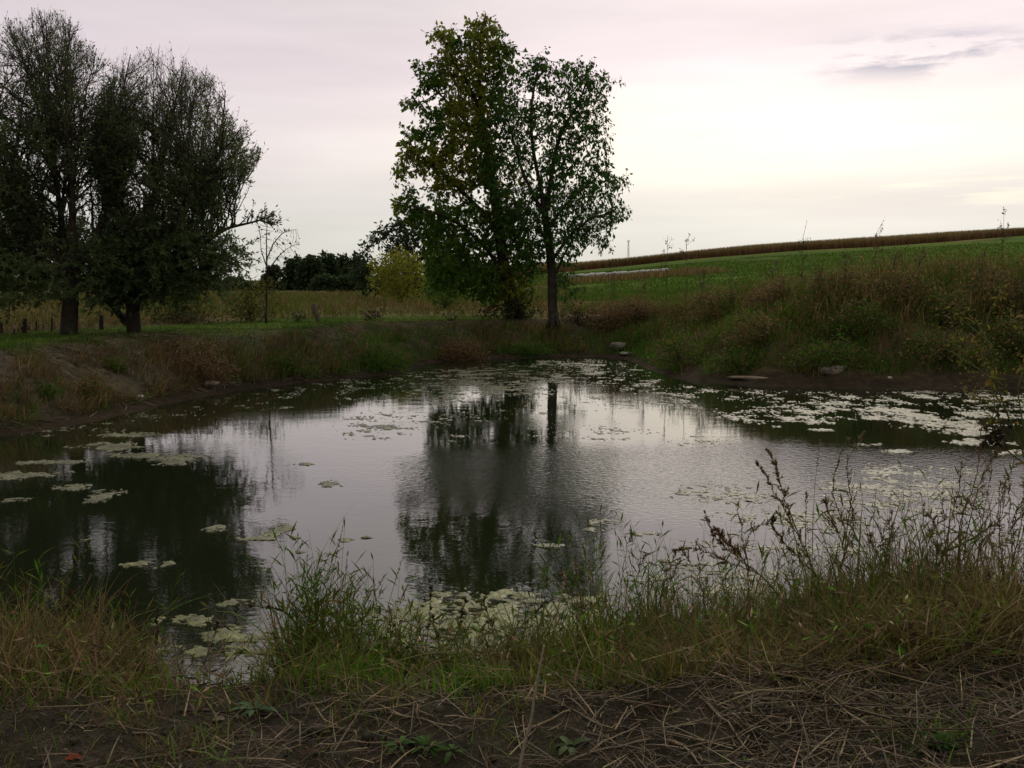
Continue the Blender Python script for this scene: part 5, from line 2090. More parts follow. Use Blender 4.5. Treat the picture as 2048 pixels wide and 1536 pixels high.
# brown thatch combed over the edge of the right hand mound
for px in range(1330, 2140, 50):
    grass_at(mb, px, 60, 4.6, .22, 420, (.15, .45), GD + GO + GO, lean=(.4, 1.3), bend=(.3, 1.2))
    grass_at(mb, px, 60, 4.2, .18, 330, (.12, .34), GD + GO + GO, lean=(.3, 1.3), bend=(.3, 1.4))
tag(mb.build('shore_grass', M_GRASS), 'uneven fringe of green and brown grass along the near shore', 'grass', kind='stuff')

mb = MB()
P, d = scatter(5200, -3.4, 4.4, 3.7, 6.2, lambda x, y, d: (d > -.02) * (d < 1.2) * (.3 + .7 * sstep(.2, 1.2, x)))
n = len(P)
az = RNG.uniform(0, 6.28, n)
el = np.abs(RNG.normal(size=n)) * .55
D = np.stack([np.cos(az) * np.cos(el), np.sin(az) * np.cos(el), np.sin(el)], 1)
L = RNG.uniform(.10, .48, n)
A_ = P + np.stack([np.zeros(n), np.zeros(n), RNG.uniform(0, .16, n)], 1)
M_ = A_ + D * (L * .5)[:, None]
D2 = D + rand_unit(n) * .25
E_ = M_ + D2 * (L * .5)[:, None]
c = vary(pick([(.16, .11, .06), (.11, .065, .04), (.20, .15, .09), (.07, .045, .03), (.09, .09, .03)], n), n, .3)
mb.add(*frusta(A_, M_, np.full(n, .0019), np.full(n, .0015), 3, c))
mb.add(*frusta(M_, E_, np.full(n, .0015), np.full(n, .0008), 3, c))
k = RNG.choice(n, 9000)
f = RNG.random((9000, 1))
LL = RNG.uniform(.02, .07, 9000)
mb.add(*leaves(M_[k] + (E_[k] - M_[k]) * f, rand_unit(9000) + (0, 0, .2), rand_unit(9000), LL, LL * .2, vary(pick(GO + GD + GG, 9000), 9000, .35), fold=.1))
tag(mb.build('dead_stems', M_STRAW), 'tangle of thin dead stems running through the near shore grass', 'weeds', kind='stuff')

# ------------------------------------------------------------------ single plants of the near shore
LEAF_MESH = {}


def leaf_mesh(kind, length, width, col, col2=None, curl=.35):
    key = (kind, length, width, tuple(col))
    if key in LEAF_MESH:
        return LEAF_MESH[key]
    n = 7
    V, C = [], []
    for i in range(n + 1):
        t = i / n
        if kind == 'lance':
            w = math.sin(math.pi * min(t * 1.02, 1)) ** .8 * (1 - .35 * t)
        elif kind == 'lobed':
            w = math.sin(math.pi * min(.06 + t * .94, 1)) ** .6 * (.72 + .28 * math.cos(t * 19))
        else:
            w = math.sin(math.pi * min(.05 + t * .95, 1)) ** .55
        w *= width * .5
        z = -curl * length * t * t
        y = length * (t - .12 * t * t)
        k = .03 * width * math.sin(i * 2.4)
        for s in (-1, -.5, 0, .5, 1):
            V.append((s * w, y, z + abs(s) * w * .38 + k * s))
            c = np.asarray(col) if col2 is None else np.asarray(col) * (1 - t * abs(s)) + np.asarray(col2) * t * abs(s)
            C.append(c * (1.25 if s == 0 else 1))
    F = []
    for i in range(n):
        for s in range(4):
            a = i * 5 + s
            F.append((a, a + 1, a + 6, a + 5))
    o = link_mesh('leaf', np.array(V), [np.array(F)], M_LEAF, np.array(C), smooth=True)
    LEAF_MESH[key] = o.data
    bpy.data.objects.remove(o)
    return LEAF_MESH[key]


def put_leaf(me, root, pos, D, N_, scale=1.0, name='leaf'):
    from mathutils import Matrix
    D = unit(np.asarray(D, float))
    Sd = unit(np.cross(D, np.asarray(N_, float)))
    Nn = np.cross(Sd, D)
    o = bpy.data.objects.new(name, me)
    COL.objects.link(o)
    o.parent = root
    M = Matrix(((Sd[0], D[0], Nn[0]), (Sd[1], D[1], Nn[1]), (Sd[2], D[2], Nn[2])))
    o.rotation_euler = M.to_euler()
    o.location = tuple(np.asarray(pos) - np.array(root.location))
    o.scale = (scale,) * 3
    return o


def seed_weed(label, Y, stems, n_leaf=8, leaf=('lance', .10, .022), leafcol=(.05, .08, .02), stemcol=(.10, .075, .035), seedcol=((.15, .105, .05), (.19, .14, .065), (.12, .12, .035)), t0=.35, spike=.085,
              dens=150, r=.0042, droop=.0, seed=0, name='seeding_weed', seedsize=.0075, side=22, leaf_t=(.05, .75), cat='weed'):
    global RNG
    RNG = np.random.default_rng(seed)
    S0 = None
    root = None
    allp = []
    for si, st in enumerate(stems):
        pts = np.array(limb(st, Y, [RNG.uniform(-.05, .05) * (i > 0) for i in range(len(st))], sub=7))
        if si == 0:
            gz = float(ground_z(pts[0][0], pts[0][1]))
            root = empty(name, (pts[0][0], pts[0][1], gz))
            if pts[0][2] > gz:                         # carry the stem down to the earth
                pts = np.concatenate([[np.array((pts[0][0], pts[0][1], gz - .03))], pts])
        elif st[0][1] > 1180:
            gz = float(ground_z(pts[0][0], pts[0][1]))
            if pts[0][2] > gz - .01:
                pts = np.concatenate([[np.array((pts[0][0], pts[0][1], gz - .03))], pts])
        pts = pts + RNG.normal(size=pts.shape) * .003
        g = np.array(root.location)
        n = len(pts)
        mb = MB()
        rr = np.linspace(r, r * .25, n) * (1 if si == 0 else .8)
        mb.add(*polytube(pts - g, rr, 6, np.asarray(stemcol)))
        hb = MB()
        # side branches carrying the seeds
        k = side
        ts = t0 + (1 - t0) * RNG.uniform(0, 1, k) ** .85
        i0 = np.clip((ts * (n - 1)).astype(int), 0, n - 2)
        B0 = pts[i0] + (pts[i0 + 1] - pts[i0]) * RNG.random((k, 1))
        T = pts[i0 + 1] - pts[i0]
        T /= np.linalg.norm(T, axis=1, keepdims=True)
        BD = T * 1.1 + rand_unit(k) * .75
        BD[:, 2] -= droop
        BD /= np.linalg.norm(BD, axis=1, keepdims=True)
        BL = spike * (1.25 - ts) / (1.25 - t0) * RNG.uniform(.5, 1.25, k)
        M_ = B0 + BD * (BL * .5)[:, None]
        BD2 = BD + np.array([0, 0, .35 - droop * 1.2])
        BD2 /= np.linalg.norm(BD2, axis=1, keepdims=True)
        E_ = M_ + BD2 * (BL * .5)[:, None]
        mb.add(*frusta(B0 - g, M_ - g, np.full(k, .0012), np.full(k, .001), 3, np.asarray(stemcol)))
        mb.add(*frusta(M_ - g, E_ - g, np.full(k, .001), np.full(k, .0006), 3, np.asarray(stemcol)))
        mb.build('stem', M_STRAW, root)
        m = int(dens * 1.5)
        q = RNG.integers(0, k, m)
        f = RNG.random((m, 1)) ** .8
        SPos = np.where(f < .5, B0[q] + (M_[q] - B0[q]) * f * 2, M_[q] + (E_[q] - M_[q]) * (f - .5) * 2)
        # seeds along the top of the main stem too
        mt = m // 3
        tt = np.clip((t0 + (1 - t0) * RNG.random(mt)) * (n - 1), 0, n - 1.001)
        ii = tt.astype(int)
        SP2 = pts[ii] + (pts[np.minimum(ii + 1, n - 1)] - pts[ii]) * (tt - ii)[:, None]
        SPos = np.concatenate([SPos, SP2])
        DD = np.concatenate([BD2[q], T[np.zeros(mt, int)]]) + rand_unit(m + mt) * .75 + np.array([0, 0, .3 - droop])
        SL = seedsize * RNG.uniform(.6, 1.5, len(SPos))
        hb.add(*leaves(SPos - g, DD, rand_unit(len(SPos)), SL * 1.7, SL * .42, vary(pick(seedcol, len(SPos)), len(SPos), .3, .08), fold=.3))
        hb.add(*leaves(SPos - g, DD, rand_unit(len(SPos)), SL, SL * .55, vary(pick(seedcol, len(SPos)), len(SPos), .3, .08), fold=.3))
        hb.build('seed_head', M_LEAF, root)['kind'] = 'stuff'
        allp.append(pts)
    for j in range(n_leaf):
        pts = allp[j % len(allp)]
        t = RNG.uniform(*leaf_t)
        i = int(t * (len(pts) - 2))
        a = RNG.uniform(0, 6.28)
        D = np.array((math.cos(a), math.sin(a) * .6, RNG.uniform(.0, .9)))
        me = leaf_mesh(leaf[0], leaf[1], leaf[2], leafcol if j % 3 else tuple(np.asarray(leafcol) * (1.3, .95, 1.0)), curl=.45)
        put_leaf(me, root, pts[i], D, (RNG.normal() * .3, RNG.normal() * .3, 1), RNG.uniform(.6, 1.3))
    tag(root, label, cat, 'weeds gone to seed on the near shore')
    return root


seed_weed('tall seeded weed standing upright before the pale water, tallest on the mound', 5.0,
          [[(1668, 1290), (1676, 1180), (1690, 1080), (1672, 980), (1692, 875)], [(1676, 1180), (1694, 1060), (1706, 1000), (1690, 930), (1728, 868)], [(1690, 1100), (1665, 1040), (1650, 1000)], [(1700, 1000), (1712, 1040), (1706, 1090)]],
          12, ('lance', .09, .018), (.055, .085, .02), seed=1, t0=.25, dens=130, seedsize=.0085)
seed_weed('spiky weed with two dark seed spikes leaning left over the water', 4.95,
          [[(1655, 1240), (1622, 1130), (1575, 1030), (1535, 965), (1516, 928)], [(1600, 1075), (1572, 1000), (1552, 940), (1541, 905)], [(1640, 1160), (1590, 1110), (1550, 1060), (1545, 1035)]],
          9, ('lance', .08, .014), (.06, .075, .02), seed=2, t0=.2, dens=240, spike=.05, seedsize=.009)
seed_weed('rusty weed with an upright plume and drooping arms, leaning far left', 4.9,
          [[(1580, 1220), (1520, 1150), (1460, 1105), (1425, 1065), (1407, 1018)], [(1520, 1150), (1460, 1125), (1400, 1100), (1350, 1105)], [(1470, 1110), (1450, 1085), (1436, 1062)], [(1500, 1140), (1480, 1110), (1462, 1090)]],
          6, ('lance', .07, .014), (.075, .07, .025), seedcol=((.19, .11, .06), (.15, .09, .05)), seed=3, t0=.3, dens=220, spike=.06, seedsize=.008)
seed_weed('tall tangled weed with reddish stems near the right edge of the pond', 5.05,
          [[(1900, 1260), (1915, 1150), (1930, 1050), (1945, 950), (1965, 850)], [(1905, 1230), (1900, 1100), (1912, 980), (1918, 925)], [(1915, 1240), (1960, 1120), (2005, 1030), (2020, 960)], [(1925, 1120), (1955, 1000), (1985, 930), (2010, 900)], [(1912, 1180), (1880, 1120), (1860, 1060)]],
          12, ('lance', .085, .016), (.075, .075, .022), stemcol=(.12, .06, .035), seedcol=((.16, .10, .05), (.20, .14, .07)), seed=4, t0=.3, dens=110, spike=.11)
seed_weed('wiry weed with drooping seed strings at the far right of the shore', 5.2,
          [[(2010, 1290), (2012, 1150), (2000, 1020), (2030, 900)], [(2012, 1180), (2040, 1060), (2046, 960)], [(2008, 1200), (1985, 1100), (1975, 1010), (1968, 955)], [(2025, 1280), (2060, 1150), (2070, 1000)]],
          8, ('lance', .08, .015), (.06, .07, .02), stemcol=(.11, .065, .035), seed=5, t0=.25, dens=100, spike=.10, droop=.5)
seed_weed('weed with a thick pale stem slanting up beside the tangled weed', 5.0,
          [[(1830, 1270), (1860, 1160), (1885, 1105), (1915, 1070)], [(1860, 1180), (1872, 1120), (1876, 1090)], [(1885, 1105), (1940, 1070), (2000, 1045)]], 7, ('lance', .12, .024), (.06, .085, .02), stemcol=(.085, .10, .03), seed=6, t0=.5, dens=60, r=.009)
seed_weed('short weed with a dark seed spike curving left over the dark water', 4.7,
          [[(610, 1330), (600, 1275), (565, 1228), (500, 1207)]], 5, ('lance', .07, .012), (.07, .08, .02), seedcol=((.05, .03, .025), (.07, .045, .035)), seed=7, t0=.45, dens=150, spike=.03, seedsize=.0085)
for i, (x0, y0, x1, y1, lab) in enumerate([
    (745, 1330, 790, 1250, 'short weed with small black seed spike left of the middle'), (850, 1330, 862, 1180, 'slim weed with a round yellow leaf before the tree reflection'),
    (880, 1330, 930, 1200, 'slim weed leaning right in front of the algae mat'), (1000, 1320, 1100, 1195, 'weed with a dark spike leaning right across the algae mat'),
    (1010, 1330, 965, 1200, 'weed with a dark spike leaning left across the algae mat'), (880, 1330, 865, 1235, 'stubby weed with dark whorled seeds before the algae mat'),
    (330, 1350, 320, 1215, 'thin rusty weed in the gap of the left shore grass'), (400, 1355, 440, 1240, 'low bent weed with rusty leaves over the pale algae'),
    (215, 1330, 240, 1190, 'upright rusty dock spike in the left shore grass'), (130, 1320, 140, 1185, 'reddish weed with curling tips inside the big brown tussock')]):
    seed_weed(lab, 4.72, [[(x0, y0), ((x0 + x1) / 2 + (i % 3 - 1) * 8, (y0 + y1) / 2), (x1, y1)]], 4 + i % 4, ('lance', .06, .013), [(.05, .08, .02), (.09, .07, .025), (.10, .10, .02)][i % 3],
              seedcol=((.05, .032, .025), (.075, .048, .035)), seed=20 + i, t0=.5, dens=90, spike=.035, r=.0028, seedsize=.0085, side=12)
seed_weed('tall olive stem with bamboo like leaves right of the tree reflection', 4.85,
          [[(1225, 1330), (1240, 1200), (1255, 1100), (1265, 1062)], [(1232, 1280), (1262, 1180), (1290, 1110)], [(1222, 1250), (1200, 1180), (1150, 1125)]], 22, ('lance', .08, .008), (.06, .085, .018), seed=40, t0=.7, dens=25, spike=.05, r=.003, leaf_t=(.2, .97))


def thin_stalks():
    for i, (x0, y0, x1, y1, lab) in enumerate([(640, 1310, 686, 1050, 'very thin grass stalk rising highest from the green reed clump'), (690, 1300, 695, 1105, 'straight thin grass stalk right of the green reed clump'),
                                                (755, 1310, 805, 1115, 'thin bare stalk leaning right before the pale water'), (700, 1290, 770, 1150, 'short thin stalk leaning right over the near algae'),
                                                (590, 1290, 660, 1105, 'thin stalk crossing out of the rusty tussock'), (1780, 1210, 1820, 1000, 'thin grass stalk leaning right between the two tall weeds'),
                                                (1745, 1200, 1752, 980, 'thin straight grass stalk right of the tall seeded weed'), (1830, 1220, 1850, 1010, 'thin grass stalk nearest the tangled weed'),
                                                (1625, 1100, 1640, 880, 'thin arching grass stalk left of the tall seeded weed'), (120, 1290, 182, 1150, 'pale broken grass stalk bent over the black water')]):
        Y = 4.75 if x0 < 1400 else 5.05
        p = np.array(limb([(x0, y0), ((x0 + x1) / 2 - 4, (y0 + y1) / 2), (x1, y1)], Y, sub=5))
        gz = float(ground_z(p[0][0], p[0][1]))
        p = np.concatenate([[np.array((p[0][0], p[0][1], min(gz, p[0][2]) - .02))], p])
        o0 = np.array((p[0][0], p[0][1], gz))
        root = empty('grass_stalk', tuple(o0))
        mb = MB()
        mb.add(*polytube(p - o0, np.linspace(.0021, .0008, len(p)), 5, (.12, .095, .05)))
        mb.build('stem', M_STRAW, root)
        hb = MB()
        m = 26
        t = RNG.uniform(.72, 1, m) * (len(p) - 1.01)
        ii = t.astype(int)
        sp = p[ii] + (p[ii + 1] - p[ii]) * (t - ii)[:, None]
        hb.add(*leaves(sp - o0, rand_unit(m) * .5 + unit(p[-1] - p[-2]), rand_unit(m), .018, .004, vary((.12, .095, .055), m), fold=.1))
        hb.build('seed_head', M_LEAF, root)['kind'] = 'stuff'
        tag(root, lab, 'grass stalk', 'thin grass stalks on the near shore')


thin_stalks()


def yellow_plant():
    global RNG
    RNG = np.random.default_rng(61)
    Y = 5.0
    stems = [[(2125, 1300), (2110, 1100), (2060, 930), (2010, 800), (1975, 690), (1965, 640)], [(2020, 820), (1990, 760), (1940, 690), (1893, 655)], [(1985, 720), (1975, 650), (2000, 590), (2010, 570)],
             [(2050, 900), (2035, 780), (2040, 690), (2030, 620)], [(1992, 770), (1950, 740), (1915, 705)], [(2060, 930), (2010, 890), (1990, 850), (1978, 800), (1985, 740)], [(2035, 780), (2060, 720), (2070, 650)],
             [(1975, 690), (1930, 640), (1905, 615)], [(2010, 800), (1960, 800), (1930, 770)]]
    root = None
    mbs = MB()
    P = []
    for si, st in enumerate(stems):
        p = np.array(limb(st, Y, [RNG.uniform(-.08, .08) for _ in st], sub=6))
        if root is None:
            gz = float(ground_z(p[0][0], p[0][1]))
            root = empty('yellowing_weed', (p[0][0], p[0][1], gz))
            p = np.concatenate([[np.array((p[0][0], p[0][1], gz - .03))], p])
        g = np.array(root.location)
        mb = MB()
        mb.add(*polytube(p - g, np.linspace(.008, .003, len(p)) if si == 0 else np.linspace(.0042, .0014, len(p)), 6, (.07, .08, .028)))
        mb.build('stem', M_STRAW, root)
        P.append(p)
    cols = [(.15, .13, .02), (.095, .10, .018), (.15, .10, .022), (.06, .08, .016), (.12, .09, .04)]
    for si, p in enumerate(P):
        for j in range(18 if si == 0 else 11):
            t = RNG.uniform(.35 if si == 0 else .15, 1)
            i = int(t * (len(p) - 1))
            a = RNG.uniform(0, 6.28)
            big = RNG.random() < .22
            me = leaf_mesh('oval' if big else 'lance', .048 if big else .030, .024 if big else .011, cols[RNG.integers(5)], curl=.5)
            put_leaf(me, root, p[i] + RNG.normal(size=3) * .01, (math.cos(a), math.sin(a), RNG.uniform(-.7, .5)), RNG.normal(size=3) + (0, 0, 1), RNG.uniform(.7, 1.3))
    # sprays of tiny yellow leaflets
    lb = MB()
    for si, p in enumerate(P):
        m = 60
        t = RNG.uniform(.55, 1, m) * (len(p) - 1.01)
        ii = t.astype(int)
        sp = p[ii] + RNG.normal(size=(m, 3)) * .035
        lb.add(*leaves(sp - g, rand_unit(m), rand_unit(m), RNG.uniform(.012, .026, m), .010, vary(pick(cols, m), m), fold=.2))
    # dark withered clump low on the stem
    c = P[5][9]
    m = 90
    lb.add(*leaves(c + RNG.normal(size=(m, 3)) * (.03, .03, .05) - g, rand_unit(m) - (0, 0, .5), rand_unit(m), RNG.uniform(.03, .06, m), .024, vary((.035, .028, .018), m), fold=.3))
    lb.build('leaflets', M_LEAF, root)['kind'] = 'stuff'
    tag(root, 'tall yellowing weed with broad leaves leaning in from the right edge', 'weed')


yellow_plant()


def rosette(name, px, py, n, leaf, col, label, up=.35, seed=0, cat='weed', group=None, col2=None, scale=(.6, 1.2)):
    global RNG
    RNG = np.random.default_rng(seed)
    g = ground_hit(px, py)
    root = empty(name, tuple(g))
    me = [leaf_mesh(leaf[0], leaf[1], leaf[2], tuple(np.asarray(col) * k), col2, curl=.4) for k in (.8, 1.0, 1.25)]
    for j in range(n):
        a = 6.28 * j / n * 1.0 + RNG.uniform(-.4, .4)
        put_leaf(me[j % 3], root, g + np.array((math.cos(a) * .012, math.sin(a) * .012, .012)), (math.cos(a), math.sin(a), RNG.uniform(.1, .1 + up)), (0, 0, 1), RNG.uniform(*scale))
    tag(root, label, cat, group)


rosette('thistle_rosette', 512, 1428, 9, ('lobed', .085, .034), (.10, .17, .085), 'grey green thistle rosette alone on the bare soil at left', .5, 71)
rosette('broadleaf_weed', 855, 1500, 16, ('lobed', .075, .030), (.045, .10, .018), 'large green broadleaf weed low in the litter near the bottom centre', .6, 72)
rosette('broadleaf_weed', 905, 1508, 9, ('lobed', .06, .026), (.045, .10, .02), 'smaller broadleaf weed right of the large one at the bottom', .5, 73)
rosette('broadleaf_weed', 800, 1498, 7, ('lobed', .05, .024), (.06, .12, .03), 'small broadleaf weed left of the large one at the bottom', .5, 74)
rosette('clover_plant', 1885, 1500, 16, ('oval', .05, .036), (.04, .09, .02), 'dark leafy seedling clump in the straw at the lower right', 1.2, 75)
rosette('pale_weed', 1140, 1502, 6, ('oval', .075, .035), (.09, .13, .06), 'pale green two leaved weed in the straw at the bottom', .6, 76)
rosette('broadleaf_weed', 180, 1385, 12, ('oval', .06, .04), (.045, .10, .02), 'round leaved weed at the foot of the left shore grass', .9, 77)
rosette('broadleaf_weed', 300, 1378, 8, ('oval', .05, .034), (.05, .11, .02), 'bright leafy sprig at the edge of the bare soil at left', 1.0, 78)
rosette('grass_sprig', 445, 1528, 8, ('lance', .09, .012), (.09, .16, .03), 'small bright grass sprig at the bottom edge left of centre', 1.6, 79, 'grass tuft')

# ------------------------------------------------------------------ single stalks and sticks on the near bank


def stalk(px0, py0, px1, py1, r, col, label, name='dry_stalk', lift=.012, bow=.0, group='dry stalks lying on the near bank', cat='stalk'):
    a, b = ground_hit(px0, py0), ground_hit(px1, py1)
    r *= .78
    n = 9
    pts = []
    for i in range(n):
        t = i / (n - 1)
        p = a * (1 - t) + b * t
        p[2] = max(float(ground_z(p[0], p[1])) + r * .7, p[2]) + lift * .5 + bow * 4 * t * (1 - t)
        p[:2] += RNG.normal(size=2) * r * .22
        pts.append(p)
    pts = np.array(pts)
    o0 = pts.mean(0)
    mb = MB()
    mb.add(*polytube(pts - o0, np.linspace(r, r * .55, n), 7, vary(col, 1, .12, .04)[0]))
    # stem joints
    for t in (.3, .62):
        i = int(t * n)
        mb.add(*polytube([pts[i] - o0 - (pts[i + 1] - pts[i]) * .04, pts[i] - o0 + (pts[i + 1] - pts[i]) * .04], [r * 1.25, r * 1.2], 7, np.asarray(col) * .7))
    o = mb.build(name, M_STRAW, smooth=True)
    o.location = tuple(o0)
    tag(o, label, cat, group)


RNG = np.random.default_rng(81)
PALE = (.20, .158, .10)
GREYS = (.12, .097, .07)
DARKW = (.03, .024, .018)
for a in [(360, 1432, 620, 1437, .0065, DARKW, 'long black stick lying across the bare soil below the thistle'),
          (655, 1412, 760, 1430, .005, DARKW, 'short black twig crossing the litter right of the thistle'),
          (230, 1410, 420, 1360, .0042, GREYS, 'long grey stalk slanting up from bare soil to the pale algae gap'),
          (120, 1455, 310, 1470, .004, GREYS, 'pale stalk flat on the soil at the lower left'),
          (250, 1525, 610, 1490, .005, GREYS, 'long grey stalk slanting along the bottom of the bare soil'),
          (640, 1495, 820, 1486, .0048, PALE, 'straight yellow straw lying left of the large broadleaf weed'),
          (735, 1505, 690, 1515, .004, PALE, 'short pale straw beside the bottom left broadleaf weed'),
          (780, 1432, 930, 1467, .005, PALE, 'long pale straw sloping down right in the middle litter'),
          (890, 1440, 990, 1444, .004, PALE, 'level pale straw above the large broadleaf weed'),
          (1040, 1472, 1140, 1425, .006, PALE, 'doubled pale straw rising right in the middle litter'),
          (1045, 1442, 1050, 1490, .004, PALE, 'upright looking short white straw right of the tall pale reed'),
          (1180, 1510, 1280, 1455, .005, PALE, 'long yellow straw rising right at the lower centre'),
          (1130, 1535, 1300, 1485, .006, GREYS, 'thick grey stalk rising right from the bottom edge'),
          (1230, 1465, 1255, 1418, .005, PALE, 'pale leaning straw where the litter thickens'),
          (1262, 1420, 1272, 1442, .005, PALE, 'stubby pale straw next to the leaning one'),
          (1480, 1364, 1660, 1342, .006, PALE, 'upper of the level pale stalks on the mound'),
          (1490, 1372, 1640, 1352, .005, PALE, 'second of the level pale stalks on the mound'),
          (1520, 1382, 1700, 1372, .0045, GREYS, 'grey level stalk under the pale ones on the mound'),
          (1660, 1378, 1770, 1372, .004, PALE, 'thin level straw right of the pale stalks on the mound'),
          (1660, 1390, 1860, 1392, .0035, GREYS, 'long thin grey stalk level across the mound'),
          (1790, 1350, 1960, 1358, .0045, PALE, 'pale straw level under the right hand tussocks'),
          (1795, 1298, 2000, 1310, .003, GREYS, 'thin pale straw draped across the right hand tussocks'),
          (1680, 1448, 1760, 1438, .006, PALE, 'thick pale straw in the middle of the right litter'),
          (1780, 1440, 1800, 1490, .005, PALE, 'pale straw pointing down in the right litter'),
          (1840, 1510, 1868, 1445, .006, PALE, 'thick white straw rising beside the seedling clump'),
          (1680, 1520, 1700, 1455, .005, PALE, 'pale straw rising at the lower right litter'),
          (1400, 1400, 1520, 1530, .005, PALE, 'long yellow straw sloping down to the bottom edge at right'),
          (1350, 1490, 1400, 1536, .006, PALE, 'pale thick straw at the bottom edge left of the long yellow one'),
          (1720, 1500, 1745, 1536, .006, PALE, 'short pale straw at the bottom edge of the right litter'),
          (1990, 1440, 2048, 1400, .005, GREYS, 'grey stalk leaving the right edge of the litter'),
          (600, 1420, 700, 1398, .006, GREYS, 'thick grey stalk on the soil edge below the green reed clump'),
          (430, 1480, 470, 1500, .006, PALE, 'short split pale stalk on the dark soil at left'),
          (265, 1472, 320, 1480, .006, GREYS, 'short thick grey stick on the dark soil at left')]:
    stalk(*a)


def standing(label, pts_px, Y, r, col, name, offs=None, mat=None, cat='stalk'):
    p = np.array(limb(pts_px, Y, offs, sub=8))
    for e in (0, -1):
        gz = float(ground_z(p[e][0], p[e][1]))
        if e == 0:
            p[0][2] = gz - .03
    o0 = p[0].copy()
    mb = MB()
    mb.add(*polytube(p - o0, np.linspace(r, r * .5, len(p)), 7, col))
    o = mb.build(name, mat or M_STRAW, smooth=True)
    o.location = tuple(o0)
    tag(o, label, cat)


g = ground_hit(1030, 1600, 1.6, 6)
standing('tall pale dry reed standing close before the camera at the bottom centre', [(1030, 1600), (1046, 1500), (1062, 1440), (1070, 1385), (1088, 1290)], float(g[1]), .0062, (.20, .16, .12), 'dry_reed')
standing('arching black stem bowing over the grass of the mound', [(1395, 1350), (1412, 1290), (1440, 1262), (1475, 1270), (1502, 1310), (1515, 1355)], 4.75, .0045, (.03, .024, .018), 'arched_stem')
standing('thin bent grey straw standing in the right litter', [(1740, 1420), (1760, 1380), (1790, 1330), (1850, 1300)], 4.55, .003, (.17, .14, .10), 'dry_stalk')


# fallen leaves
for px, py, col, lab in [(132, 1527, (.30, .05, .02), 'red fallen leaf at the bottom left of the bare soil'), (425, 1448, (.20, .16, .12), 'pale curled dead leaf on the bare soil at left'),
                         (610, 1515, (.09, .05, .035), 'brown curled dead leaf at the bottom left of centre')]:
    g = ground_hit(px, py)
    root = empty('fallen_leaf', tuple(g))
    put_leaf(leaf_mesh('lobed', .06, .042, col, curl=.3), root, g + (0, 0, .012), (.8, .4, .15), (0.1, -.2, 1), 1.0, 'blade')
    tag(root, lab, 'leaf')


# ------------------------------------------------------------------ tall single weeds on the right bank
def bank_weed(px, top, Y, label, seed, head=.25, stemcol=(.06, .045, .028), seedcol=((.07, .05, .03), (.09, .065, .035)), k=12, leafy=False):
    global RNG
    RNG = np.random.default_rng(seed)
    t = at_depth(px, top, Y)
    g = np.array((t[0], Y, float(ground_z(t[0], Y)) - .03))
    root = empty('bank_weed', tuple(g))
    h = t[2] - g[2]
    n = 8
    pts = np.array([(RNG.normal() * .015 * i / n, RNG.normal() * .015, h * i / (n - 1)) for i in range(n)])
    mb = MB()
    mb.add(*polytube(pts, np.linspace(.011, .004, n), 5, stemcol))
    i0 = (np.clip(1 - RNG.random(k) * (.9 if leafy else .45), 0, 1) * (n - 1.01)).astype(int)
    B0 = pts[i0] + (pts[i0 + 1] - pts[i0]) * RNG.random((k, 1))
    D = rand_unit(k) * .8 + (0, 0, .9)
    L = head * RNG.uniform(.5, 1.2, k)
    E = B0 + D * L[:, None]
    mb.add(*frusta(B0, E, np.full(k, .005), np.full(k, .003), 3, np.asarray(stemcol)))
    mb.build('stem', M_STRAW, root)
    m = 26 * k // 4
    q = RNG.integers(0, k, m)
    pos = B0[q] + (E[q] - B0[q]) * (RNG.uniform(.3 if leafy else .75, 1.05, m))[:, None] + RNG.normal(size=(m, 3)) * .02
    lb = MB()
    lb.add(*leaves(pos, rand_unit(m), rand_unit(m), RNG.uniform(.03, .065, m), .028, vary(pick(seedcol, m), m), fold=.2))
    lb.build('leaves' if leafy else 'seed_head', M_LEAF, root)['kind'] = 'stuff'
    tag(root, label, 'weed', 'tall weeds along the right bank')


for i, a in enumerate([(1335, 492, 27, 'airy weed poking above the corn, left of a taller twin'), (1374, 482, 26, 'taller airy weed with a round head against the sky'), (1607, 473, 23, 'dark leafy weed tip standing over the corn line'),
                       (1752, 468, 24, 'hair thin weed tip just reaching the sky over the corn'), (2008, 452, 23, 'little weed tip on the corn line near the right edge'), (1228, 528, 30, 'dark narrow leafy weed before the white bales'),
                       (1690, 520, 22, 'tall weed at the crest below the thin sky tip'), (1790, 505, 22, 'dry spiky weed at the crest of the right bank'), (1838, 512, 22, 'broad dry weed at the crest right of the spiky one'),
                       (1965, 525, 21, 'leaning dry weed high on the right bank'), (1462, 532, 25, 'leafy weed clump top before the green crop'), (1545, 540, 24, 'brown weed between the leafy clump and the dark tip'),
                       (1290, 560, 28, 'short dark weed below the end of the bales'), (1640, 545, 22, 'bushy weed below the dark tip'), (1405, 545, 26, 'dark weed left of the leafy clump')]):
    bank_weed(a[0], a[1], a[2], a[3], 400 + i, leafy=(i in (2, 5, 10, 13)), seedcol=((.045, .055, .02), (.06, .05, .025)) if i in (2, 5, 10, 13) else ((.08, .055, .03), (.10, .07, .04)), k=16 if i in (5, 10, 13) else 11)

